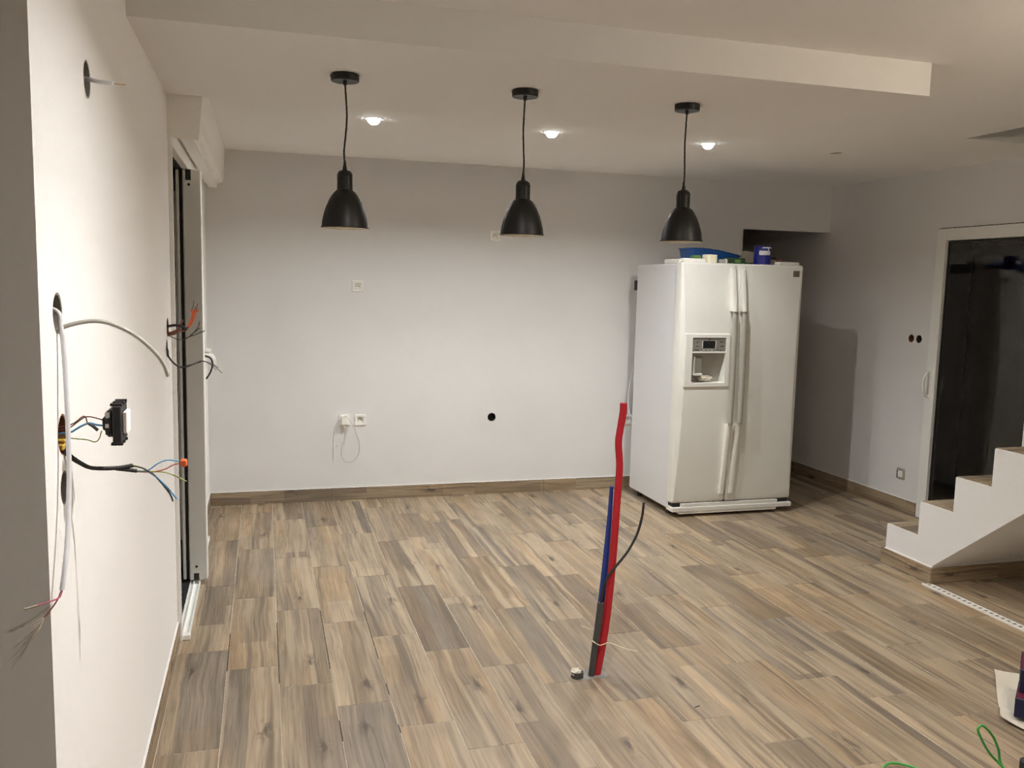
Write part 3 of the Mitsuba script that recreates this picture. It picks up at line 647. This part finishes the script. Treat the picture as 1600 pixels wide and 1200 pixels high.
def patch(a0, a1, z0, z1, r, wob=0.0, n=14):
    v, f = [], []
    rr = random.Random(int(1000 * a0) + 3)
    for i in range(n + 1):
        a = a0 + (a1 - a0) * i / n
        for q, rad in ((0, r), (1, r), (1, r + .0006), (0, r + .0006)):
            z = (z1 + wob * rr.random() if q else z0 - wob * rr.random())
            v.append((CC[0] + rad * math.sin(a), CC[1] - rad * math.cos(a), CC[2] + z))
    for i in range(n):
        for j in range(4):
            q = (j + 1) % 4
            f += [(4 * i + j, 4 * i + q, 4 * i + 4 + q), (4 * i + j, 4 * i + 4 + q, 4 * i + 4 + j)]
    f += [(0, 2, 1), (0, 3, 2), (4 * n, 4 * n + 1, 4 * n + 2), (4 * n, 4 * n + 2, 4 * n + 3)]
    m = trimesh.Trimesh(v, f, process=False); m.fix_normals()
    return m
add(cn + '__label', patch(-0.95, 0.42, 0.076, 0.107, 0.0617), 'label_white')
add(cn + '__dried_paint', cat(patch(-0.60, 0.55, 0.126, 0.1325, 0.0617, 0.004), patch(0.05, 0.22, 0.112, 0.130, 0.0617, 0.004)), 'label_white')
add('small_carton', rbx(3.955, 4.015, 5.64, 5.72, FT, FT + 0.048, 0.008), 'drywall_edge', False, 'small grey carton right of the blue paint can on the fridge', 'box')
add('brown_bottle', lathe([(0.0001, 0), (0.022, 0), (0.024, 0.004), (0.024, 0.04), (0.012, 0.05), (0.012, 0.056), (0.0001, 0.056)], (4.045, 5.66, FT), 20), 'wire_brown', 30, 'small brown bottle left of the right hinge cover on the fridge', 'bottle')
bk = thing('dark_case', 'dark case lying at the back right of the fridge top', 'case')
add(bk + '__body', rbx(4.02, 4.11, 5.80, 6.10, FT, FT + 0.075, 0.006), 'black_rubber')

# ------------------------------------------------------------------ sockets on the walls
def socket(x, z, label, tilt=0.0):
    t = thing('wall_socket', label, 'wall socket', 'white wall sockets')
    y = YB
    s = 0.0415
    plate = minus(rbx(x - s, x + s, y - 0.010, y - 0.0003, z - s, z + s, 0.003), bx(x - 0.0235, x + 0.0235, y - 0.05, y + 0.05, z - 0.0235, z + 0.0235))
    add(t + '__plate', plate, 'socket_white')
    add(t + '__insert', minus(rbx(x - 0.0228, x + 0.0228, y - 0.0118, y - 0.0003, z - 0.0228, z + 0.0228, 0.001), lathe([(0.0001, -0.05), (0.0195, -0.05), (0.0195, 0.05), (0.0001, 0.05)], (x, y, z), 32, 'y')), 'socket_white')
    add(t + '__well', lathe([(0.0001, -0.012), (0.0210, -0.012), (0.0210, -0.001), (0.0195, -0.001), (0.0195, -0.010), (0.0001, -0.010), (0.0001, -0.012)], (x, y, z), 32, 'y'), 'socket_white', 30)
    for sx in (-0.0095, 0.0095):
        add(t + '__hole', lathe([(0.0001, 0), (0.0036, 0), (0.0036, 0.0006), (0.0001, 0.0006)], (x + sx, y + 0.0098, z - 0.001), 14, 'y'), 'seal_black')
    add(t + '__earth_pin', lathe([(0.0001, 0), (0.0030, 0), (0.0030, 0.017), (0.0001, 0.019)], (x, y + 0.0098, z + 0.0105), 14, 'y'), 'panel_grey')
    return t
socket(1.040, 1.585, 'white wall socket on its own at eye height, left half of the back wall')
socket(0.948, 0.603, 'white wall socket low on the back wall with a phone charger in it')
socket(1.062, 0.600, 'white wall socket low on the back wall, free one right of the charger')
socket(2.066, 1.984, 'white wall socket high on the back wall beside the middle pendant shade')
socket(3.205, 0.560, 'white wall socket in the narrow gap left of the fridge')
# double frame on the right wall
t = thing('wall_socket', 'small grey wall socket low on the right wall before the stairs', 'wall socket')
add(t + '__plate', rbx(XR - 0.010, XR - 0.0003, 5.297, 5.379, 0.236, 0.318, 0.003), 'handle_grey')
add(t + '__insert', rbx(XR - 0.016, XR - 0.009, 5.313, 5.358, 0.252, 0.300, 0.002), 'socket_white')
add(t + '__hole', bx(XR - 0.0115, XR - 0.009, 5.360, 5.372, 0.250, 0.300), 'mark_dark')
# charger and its lead
ch = thing('phone_charger', 'white plug-in phone charger with a looped cord in the left low socket', 'charger')
add(ch + '__plug', rbx(0.920, 0.972, YB - 0.064, YB - 0.0125, 0.572, 0.640, 0.006), 'white_plastic')
add(ch + '__usb_plug', rbx(0.940, 0.954, YB - 0.052, YB - 0.042, 0.552, 0.572, 0.002), 'white_plastic')
yc = YB - 0.047
add(ch + '__cord', tube([(0.947, yc, 0.556), (0.950, yc, 0.500), (0.940, yc, 0.455), (0.924, yc + .005, 0.405), (0.922, yc + .01, 0.345), (0.943, yc + .012, 0.303), (0.977, yc + .012, 0.290), (1.012, yc + .01, 0.301), (1.046, yc + .008, 0.350), (1.054, yc + .006, 0.420), (1.035, yc + .004, 0.490), (1.005, yc, 0.565), (0.976, yc, 0.610), (0.946, yc - 0.018, 0.642), (0.915, yc, 0.605), (0.882, yc, 0.575), (0.868, yc, 0.520), (0.863, yc + .01, 0.430), (0.864, yc + .02, 0.300)], 0.0016, 8, 8), 'cable_grey', 60)
add('wall_screw', lathe([(0.0001, 0), (0.0035, 0), (0.003, 0.004), (0.0001, 0.004)], (0.888, YB - 0.0003, 0.408), 12, 'y'), 'mark_dark', 30, 'tiny dark screw in the back wall below the phone charger', 'screw')

# ------------------------------------------------------------------ cables out of the left wall
stub = thing('cable_stub', 'short white cable end poking out of the topmost hole in the left wall', 'cable')
add(stub + '__sheath', tube([(-0.04, 2.205, 2.062), (0.0, 2.2, 2.061), (0.022, 2.187, 2.055), (0.044, 2.173, 2.051), (0.062, 2.162, 2.048)], 0.0048, 12), 'cable_white', 60)
add(stub + '__wire', tube([(0.062, 2.162, 2.048), (0.074, 2.157, 2.046), (0.088, 2.15, 2.045)], 0.0012, 8), 'copper', 60)
add('arched_cable', tube([(-0.03, 1.832, 1.505), (0.001, 1.835, 1.519), (0.008, 1.842, 1.523), (0.03, 1.849, 1.530), (0.057, 1.857, 1.534), (0.084, 1.864, 1.530), (0.118, 1.871, 1.514), (0.146, 1.878, 1.492), (0.171, 1.886, 1.463), (0.182, 1.893, 1.442), (0.188, 1.9, 1.420)], 0.0042, 14), 'cable_grey', 60, 'stiff grey cable arching out of a hole in the left wall', 'cable')
hc = thing('hanging_cable', 'white data cable hanging down the left wall with its pink wires bared at the end', 'cable')
add(hc + '__sheath', tube([(-0.03, 1.826, 1.565), (0.002, 1.823, 1.552), (0.006, 1.821, 1.527), (0.010, 1.820, 1.501), (0.013, 1.815, 1.452), (0.016, 1.806, 1.393), (0.018, 1.797, 1.322), (0.020, 1.785, 1.254), (0.021, 1.765, 1.190), (0.022, 1.740, 1.133), (0.021, 1.715, 1.085), (0.018, 1.700, 1.047)], 0.0046, 14), 'cable_white', 60)
add(hc + '__pink_wire', tube([(0.018, 1.70, 1.047), (0.015, 1.69, 1.037), (0.003, 1.673, 1.037), (-0.013, 1.66, 1.036)], [0.0018, 0.0012], 8), 'wire_pink', 60)
add(hc + '__brown_wire', tube([(0.017, 1.70, 1.046), (0.012, 1.685, 1.033), (0.003, 1.675, 1.020), (-0.006, 1.667, 1.010)], [0.0016, 0.0012], 8), 'wire_brown', 60)
rr = random.Random(3)
ends = []
for i in range(5):
    a = rr.uniform(-1, 1)
    ends.append(tube([(-0.006 + 0.002 * a, 1.667, 1.010), (-0.014 + 0.004 * a, 1.662 - .002 * i, 1.006 - 0.004 * i), (-0.026 + 0.007 * a, 1.657 - .002 * i, 1.000 - 0.006 * i + 0.004 * a)], 0.0010, 6))
ends.append(tube([(-0.013, 1.66, 1.036), (-0.024, 1.657, 1.034), (-0.034, 1.654, 1.033)], 0.0022, 8))
add(hc + '__bare_end', cat(*ends), 'drywall_edge', 60)
# switch mechanism hanging on its wires
sw = thing('switch_mechanism', 'black switch mechanism with a white rocker dangling from its wires by the left wall', 'switch')
fm = minus(rbx(0.092, 0.108, 1.820, 1.900, 1.296, 1.370, 0.002), bx(0.10, 0.12, 1.84, 1.88, 1.31, 1.356))
lugs = [rbx(0.088, 0.110, 1.820 + a, 1.828 + a, z, z + 0.006, 0.001) for a in (0.004, 0.034, 0.064) for z in (1.291, 1.369)]
add(sw + '__frame', cat(fm, *lugs), 'black_rubber')
add(sw + '__body', cat(rbx(0.076, 0.094, 1.834, 1.886, 1.306, 1.360, 0.006), rbx(0.070, 0.078, 1.845, 1.875, 1.318, 1.345, 0.003)), 'black_rubber')
add(sw + '__terminal', cat(bx(0.078, 0.086, 1.8325, 1.8345, 1.345, 1.356), bx(0.077, 0.084, 1.8325, 1.8345, 1.325, 1.333)), 'mark_light')
add(sw + '__rocker', rbx(0.108, 0.117, 1.838, 1.882, 1.312, 1.356, 0.002), 'socket_white')
add(sw + '__wire', tube([(-0.02, 1.85, 1.318), (0.010, 1.85, 1.325), (0.024, 1.85, 1.335), (0.043, 1.85, 1.346), (0.073, 1.85, 1.338)], 0.0012, 8), 'wire_brown', 60)
add(sw + '__wire', tube([(-0.02, 1.85, 1.312), (0.004, 1.85, 1.315), (0.015, 1.85, 1.317), (0.029, 1.85, 1.326), (0.046, 1.85, 1.333), (0.060, 1.85, 1.329), (0.076, 1.85, 1.327)], 0.0019, 8), 'wire_blue', 60)
sp = thing('spare_wire', 'thin greenish earth wire with a bent end below the dangling switch mechanism', 'wire')
add(sp + '__core', tube([(-0.02, 1.85, 1.300), (0.0, 1.85, 1.306), (0.015, 1.85, 1.303), (0.040, 1.85, 1.300), (0.055, 1.85, 1.295), (0.063, 1.85, 1.302), (0.068, 1.85, 1.317)], 0.0011, 8), 'wire_green', 60)
wc = thing('wire_connector', 'brown wire with a grey connector on its end left of the dangling switch mechanism', 'wire')
add(wc + '__wire', tube([(-0.02, 1.845, 1.325), (0.015, 1.845, 1.332), (0.034, 1.85, 1.346), (0.040, 1.85, 1.344), (0.042, 1.85, 1.335), (0.046, 1.85, 1.332)], 0.0012, 8), 'wire_brown', 60)
add(wc + '__connector', tube([(0.044, 1.85, 1.333), (0.052, 1.85, 1.327), (0.061, 1.85, 1.318)], 0.0032, 8), 'mark_dark', 60)
add('yellow_clip', cat(rbx(-0.012, 0.004, 1.826, 1.850, 1.283, 1.296, 0.003), rbx(-0.010, 0.006, 1.832, 1.846, 1.298, 1.304, 0.002)), 'box_yellow', False, 'yellow clip in the lower rim of the hole behind the dangling switch', 'clip')
bc = thing('taped_cable', 'black taped cable bundle reaching out of the left wall with coloured wires fanned out', 'cable')
add(bc + '__sheath', tube([(-0.03, 1.838, 1.292), (0.0, 1.84, 1.284), (0.008, 1.85, 1.269), (0.022, 1.86, 1.254), (0.040, 1.87, 1.240), (0.062, 1.88, 1.235), (0.090, 1.89, 1.233), (0.116, 1.9, 1.235)], [0.0062, 0.0058, 0.0045, 0.0040, 0.0042, 0.0042], 14), 'black_rubber', 60)
add(bc + '__sheath', tube([(0.085, 1.892, 1.231), (0.105, 1.897, 1.227), (0.124, 1.9, 1.223)], 0.0040, 14), 'black_rubber', 60)
for m_, r_, pth in (('conduit_grey', 0.0018, [(0.113, 1.9, 1.235), (0.134, 1.9, 1.229), (0.156, 1.9, 1.214), (0.174, 1.9, 1.191), (0.187, 1.9, 1.171), (0.192, 1.9, 1.156)]),
                    ('wire_blue', 0.0013, [(0.120, 1.9, 1.224), (0.139, 1.9, 1.221), (0.149, 1.9, 1.226), (0.166, 1.9, 1.238), (0.184, 1.9, 1.244), (0.212, 1.9, 1.239)]),
                    ('wire_red', 0.0012, [(0.120, 1.9, 1.222), (0.139, 1.9, 1.220), (0.156, 1.9, 1.220), (0.178, 1.9, 1.225), (0.196, 1.9, 1.234), (0.212, 1.9, 1.236)]),
                    ('wire_green', 0.0012, [(0.120, 1.9, 1.224), (0.150, 1.9, 1.221), (0.178, 1.9, 1.218), (0.199, 1.9, 1.209), (0.220, 1.9, 1.197)]),
                    ('wire_green', 0.0013, [(0.113, 1.9, 1.236), (0.128, 1.9, 1.232), (0.148, 1.9, 1.220)]),
                    ('wire_blue', 0.0018, [(0.146, 1.9, 1.221), (0.164, 1.9, 1.206), (0.182, 1.9, 1.185), (0.200, 1.9, 1.161)])):
    add(bc + '__wire', tube(pth, r_, 8), m_, 60)
add(bc + '__connector', rbx(0.208, 0.222, 1.893, 1.907, 1.229, 1.245, 0.003), 'connector_orange')
# the two holes beside the sliding door
oc = thing('orange_wire_bundle', 'bundle of orange capped wires sticking out of the hole beside the sliding door', 'wires')
add(oc + '__loop', tube([(-0.03, 3.8, 1.415), (0.002, 3.8, 1.420), (0.034, 3.8, 1.425), (0.063, 3.8, 1.418), (0.073, 3.8, 1.407)], 0.0052, 12), 'black_rubber', 60)
add(oc + '__loop', tube([(-0.03, 3.802, 1.395), (0.004, 3.802, 1.392), (0.026, 3.802, 1.399), (0.043, 3.802, 1.410), (0.054, 3.802, 1.433), (0.061, 3.802, 1.447)], 0.0048, 10), 'wire_brown', 60)
add(oc + '__loop', tube([(-0.03, 3.804, 1.388), (0.006, 3.804, 1.386), (0.028, 3.804, 1.390), (0.046, 3.804, 1.404), (0.066, 3.804, 1.402), (0.086, 3.803, 1.424)], 0.0042, 10), 'wire_brown', 60)
add(oc + '__cap', tube([(0.082, 3.8, 1.418), (0.096, 3.8, 1.447), (0.101, 3.8, 1.473), (0.094, 3.8, 1.489)], [0.005, 0.008, 0.007, 0.006], 8), 'connector_orange', 30)
add(oc + '__cap', tube([(0.090, 3.803, 1.440), (0.100, 3.803, 1.462), (0.111, 3.803, 1.484), (0.122, 3.803, 1.487)], [0.005, 0.007, 0.006, 0.003], 8), 'connector_orange', 30)
for a_, b_ in (((0.094, 3.8, 1.487), (0.105, 3.8, 1.526)), ((0.108, 3.803, 1.480), (0.118, 3.803, 1.516)), ((0.100, 3.8, 1.480), (0.112, 3.8, 1.505))):
    add(oc + '__bare_wire', tube([a_, tuple((np.array(a_) + b_) / 2 + [0.003, 0, 0]), b_], 0.0012, 6), 'wire_brown', 60)
for pth in ([(-0.03, 3.8, 1.388), (0.003, 3.8, 1.383), (0.045, 3.8, 1.365), (0.082, 3.8, 1.376), (0.115, 3.8, 1.413), (0.126, 3.8, 1.442)], [(0.070, 3.801, 1.372), (0.084, 3.801, 1.377), (0.120, 3.801, 1.392), (0.145, 3.801, 1.403)], [(0.088, 3.799, 1.384), (0.105, 3.799, 1.397), (0.127, 3.799, 1.416)]):
    add(oc + '__grey_wire', tube(pth, 0.0018, 8), 'conduit_grey', 60)
c6 = thing('drooping_cable', 'black cable drooping out of the wall past the sliding door with thin grey ends', 'cable')
add(c6 + '__sheath', tube([(-0.03, 3.735, 1.345), (0.004, 3.73, 1.333), (0.008, 3.73, 1.305), (0.025, 3.73, 1.279), (0.049, 3.73, 1.260), (0.075, 3.73, 1.261), (0.095, 3.73, 1.268)], 0.0036, 12), 'black_rubber', 60)
for pth in ([(0.093, 3.73, 1.267), (0.115, 3.73, 1.278), (0.142, 3.73, 1.284), (0.177, 3.73, 1.268), (0.214, 3.73, 1.233)], [(0.093, 3.732, 1.268), (0.118, 3.732, 1.274), (0.142, 3.732, 1.282), (0.172, 3.732, 1.273), (0.201, 3.732, 1.255)], [(0.093, 3.728, 1.266), (0.117, 3.728, 1.275), (0.140, 3.728, 1.283), (0.165, 3.728, 1.272), (0.190, 3.728, 1.247)]):
    add(c6 + '__wire', tube(pth, 0.0012, 8), 'conduit_grey', 60)
sc = thing('curved_cable', 'black curved cable with a white cover on the left wall beyond the sliding door', 'cable')
add(sc + '__loop', tube([(-0.01, 5.9, 1.128), (0.018, 5.9, 1.118), (0.049, 5.9, 1.102), (0.060, 5.9, 1.060), (0.044, 5.9, 1.006), (0.020, 5.9, 0.969)], 0.0055, 12), 'black_rubber', 60)
add(sc + '__cover', tube([(0.001, 5.915, 1.125), (0.042, 5.915, 1.120), (0.066, 5.915, 1.095), (0.072, 5.915, 1.045)], [0.016, 0.018, 0.016, 0.006], 12), 'white_plastic', 60)
add(sc + '__plug', rbx(0.0005, 0.054, 5.895, 5.925, 1.145, 1.165, 0.002), 'white_plastic')

# ------------------------------------------------------------------ conduits rising out of the floor
pb_ = thing('conduit_bundle', 'red, blue and black conduits rising out of the middle of the floor', 'pipes')
add(pb_ + '__red_conduit', tube([(1.716, 3.25, -0.001), (1.738, 3.25, 0.117), (1.756, 3.25, 0.255), (1.769, 3.25, 0.421), (1.777, 3.25, 0.586), (1.783, 3.25, 0.750), (1.788, 3.25, 0.885), (1.779, 3.25, 0.985), (1.784, 3.25, 1.040), (1.794, 3.25, 1.110), (1.795, 3.25, 1.152)], [0.0205, 0.018, 0.0165, 0.0155, 0.0155, 0.015, 0.0145, 0.0145, 0.015, 0.0150], 22), 'pipe_red', 60)
add(pb_ + '__blue_conduit', tube([(1.712, 3.277, -0.001), (1.733, 3.284, 0.193), (1.748, 3.287, 0.332), (1.759, 3.288, 0.499), (1.768, 3.288, 0.664), (1.772, 3.288, 0.795)], [0.016, 0.0155, 0.015, 0.013, 0.010, 0.008], 18), 'pipe_blue', 60)
add(pb_ + '__black_conduit', tube([(1.690, 3.235, -0.001), (1.702, 3.235, 0.129), (1.714, 3.235, 0.225), (1.720, 3.235, 0.315)], 0.0135, 18), 'conduit_grey', 60)
add(pb_ + '__black_cable', tube([(1.720, 3.235, 0.28), (1.724, 3.232, 0.348), (1.738, 3.225, 0.419), (1.775, 3.223, 0.469), (1.827, 3.225, 0.529), (1.868, 3.228, 0.600), (1.889, 3.23, 0.673), (1.895, 3.23, 0.736)], 0.0052, 14), 'black_rubber', 60)
add(pb_ + '__tie', tube([(1.683, 3.225, 0.160), (1.690, 3.214, 0.154), (1.712, 3.212, 0.141), (1.740, 3.224, 0.138), (1.764, 3.232, 0.137), (1.827, 3.2, 0.118), (1.877, 3.19, 0.105)], 0.0020, 8), 'tie_white', 60)
add(pb_ + '__tie', tube([(1.645, 3.25, 0.215), (1.677, 3.25, 0.198), (1.709, 3.255, 0.184)], [0.0022, 0.0012], 8), 'tie_white', 60)
cr = thing('pipe_stub', 'cut black pipe end stuffed with white paper on the floor beside the conduits', 'pipe')
add(cr + '__ring', lathe([(0.0215, 0), (0.0255, 0), (0.0258, 0.002), (0.0255, 0.026), (0.0215, 0.026), (0.0215, 0)], (1.627, 3.236, -0.0005), 32), 'conduit_grey', 30)
pw = trimesh.creation.icosphere(3, 0.022)
v = np.array(pw.vertices); v *= (1 + 0.55 * (mikit.meshkit.noise(v * 150 + 9, 4) - 0.5))[:, None]; v[:, 2] *= 0.75
pw.vertices = v; pw.apply_translation((1.622, 3.238, 0.021))
add(cr + '__paper', pw, 'paper_white')
def blob(cx, cy, r, seed, z0=-0.0008, z1=0.0006, sx=1.0, n=40):
    v = [(cx, cy, z1)]
    for i in range(n):
        a = 2 * math.pi * i / n
        q = r * (0.75 + 0.5 * float(mikit.meshkit.fbm(np.array([math.cos(a) * 2 + seed, math.sin(a) * 2, 0.0]), 3)))
        v += [(cx + sx * q * 0.9 * math.cos(a), cy + q * 0.9 * math.sin(a), z1), (cx + sx * q * math.cos(a), cy + q * math.sin(a), z0)]
    f = []
    for i in range(n):
        j = (i + 1) % n
        f += [(0, 1 + 2 * i, 1 + 2 * j), (1 + 2 * i, 2 + 2 * i, 2 + 2 * j), (1 + 2 * i, 2 + 2 * j, 1 + 2 * j)]
    return trimesh.Trimesh(v, f, process=False)
add('mortar_patch', cat(blob(1.715, 3.245, 0.052, 3), blob(1.655, 3.225, 0.030, 8, sx=1.6)), 'mortar', 30, 'grey mortar patch round the foot of the conduits', 'mortar')

# ------------------------------------------------------------------ loose things at the right
ps = thing('perforated_strip', 'white perforated metal edge strip lying on the floor by the stairs', 'strip')
y0_, y1_, xa_, xb_ = 2.72, 3.884, 3.930, 3.992
strip = bx(xa_, xb_, y0_, y1_, 0.0005, 0.0025)
slots = [bx(xa_ + 0.026, xa_ + 0.050, yy, yy + 0.020, -0.01, 0.02) for yy in np.arange(y0_ + 0.02, y1_ - 0.02, 0.036)]
add(ps + '__flange', minus(strip, *slots), 'white_alu')
add(ps + '__edge', bx(xa_, xa_ + 0.0025, y0_, y1_, 0.0025, 0.012), 'white_alu')
# white wrapping sheet with two cartons on it
def sheet():
    nu, nv = 30, 30
    v, f = [], []
    A, B, C_, D = np.array([3.41, 2.86]), np.array([3.085, 2.505]), np.array([3.24, 2.02]), np.array([3.90, 2.60])
    for s in (1, 0):
        for i in range(nu + 1):
            for j in range(nv + 1):
                a, b = i / nu, j / nv
                p = (1 - a) * ((1 - b) * A + b * B) + a * ((1 - b) * D + b * C_)
                edge = math.exp(-a * 9)
                z = 0.004 + 0.018 * edge * (0.5 + 0.5 * math.sin(b * 7 + 0.6)) + 0.010 * math.exp(-((b - 0.86 - 0.2 * a) / 0.05) ** 2) * math.exp(-a * 3) + 0.004 * float(mikit.meshkit.noise(np.array([p[0] * 14, p[1] * 14, 0.3])))
                v.append((p[0], p[1], z - 0.0012 * (1 - s)))
    N = (nu + 1) * (nv + 1)
    for i in range(nu):
        for j in range(nv):
            q = i * (nv + 1) + j
            f += [(q, q + 1, q + nv + 2), (q, q + nv + 2, q + nv + 1), (N + q, N + q + nv + 2, N + q + 1), (N + q, N + q + nv + 1, N + q + nv + 2)]
    m = trimesh.Trimesh(v, f, process=False); m.fix_normals()
    return m
add('wrapping_sheet', sheet(), 'paper_white', 40, 'creased white plastic sheet on the floor under the navy cartons', 'sheet')
def carton(key, cx, cy, z, w, d, h, rot, label):
    t = thing(key, label, 'box', 'navy cartons')
    R = T().translate([cx, cy, z]).rotate([0, 0, 1], rot)
    M4 = np.array(R.matrix)
    a = rbx(0, w, 0, d, 0, h, 0.0025); a.apply_transform(M4)
    add(t + '__box', a, 'carton_navy')
    b = bx(0.003, w - 0.003, 0.003, d - 0.003, h - 0.0005, h + 0.0008); b.apply_transform(M4)
    add(t + '__top', b, 'carton_red')
carton('navy_carton', 3.120, 2.48, 0.028, 0.34, 0.22, 0.078, -50, 'navy blue carton with a dark red top, lower of the two on the white sheet')
carton('navy_carton', 3.168, 2.51, 0.1075, 0.32, 0.20, 0.092, -47, 'navy blue carton stacked on the other one at the right edge')
add('wood_offcut', rbx(3.225, 3.40, 2.45, 2.51, 0.201, 0.245, 0.004), 'dark_brown', False, 'dark brown offcut lying on top of the navy cartons at the right edge', 'offcut')
add('green_cable', tube([(2.30, 2.20, 0.006), (2.38, 2.30, 0.010), (2.437, 2.335, 0.016), (2.50, 2.31, 0.012), (2.56, 2.22, 0.006), (2.64, 2.08, 0.006), (2.76, 2.06, 0.010), (2.782, 2.16, 0.022), (2.765, 2.2, 0.05), (2.719, 2.2, 0.095), (2.679, 2.2, 0.153), (2.665, 2.2, 0.182), (2.677, 2.2, 0.194), (2.697, 2.2, 0.184), (2.733, 2.2, 0.146), (2.760, 2.2, 0.096), (2.772, 2.2, 0.053), (2.775, 2.16, 0.012), (2.72, 2.02, 0.006), (2.60, 1.95, 0.005)], 0.0042, 12), 'cable_green', 60, 'green cable standing up in a loop from the floor at the bottom right', 'cable')
tc = thing('black_tool_case', 'black plastic tool case on the floor at the bottom right corner', 'tool case')
add(tc + '__body', rbx(2.86, 3.16, 2.00, 2.215, 0.0005, 0.055, 0.012), 'black_rubber')
add(tc + '__latch', rbx(2.98, 3.04, 2.21, 2.223, 0.022, 0.045, 0.003), 'mark_dark')
add('floor_screw', tube([(1.985, 2.88, 0.002), (2.0, 2.885, 0.0025), (2.008, 2.887, 0.002)], 0.0016, 8), 'mark_dark', 30, 'small dark screw lying on the floor in the foreground', 'screw')
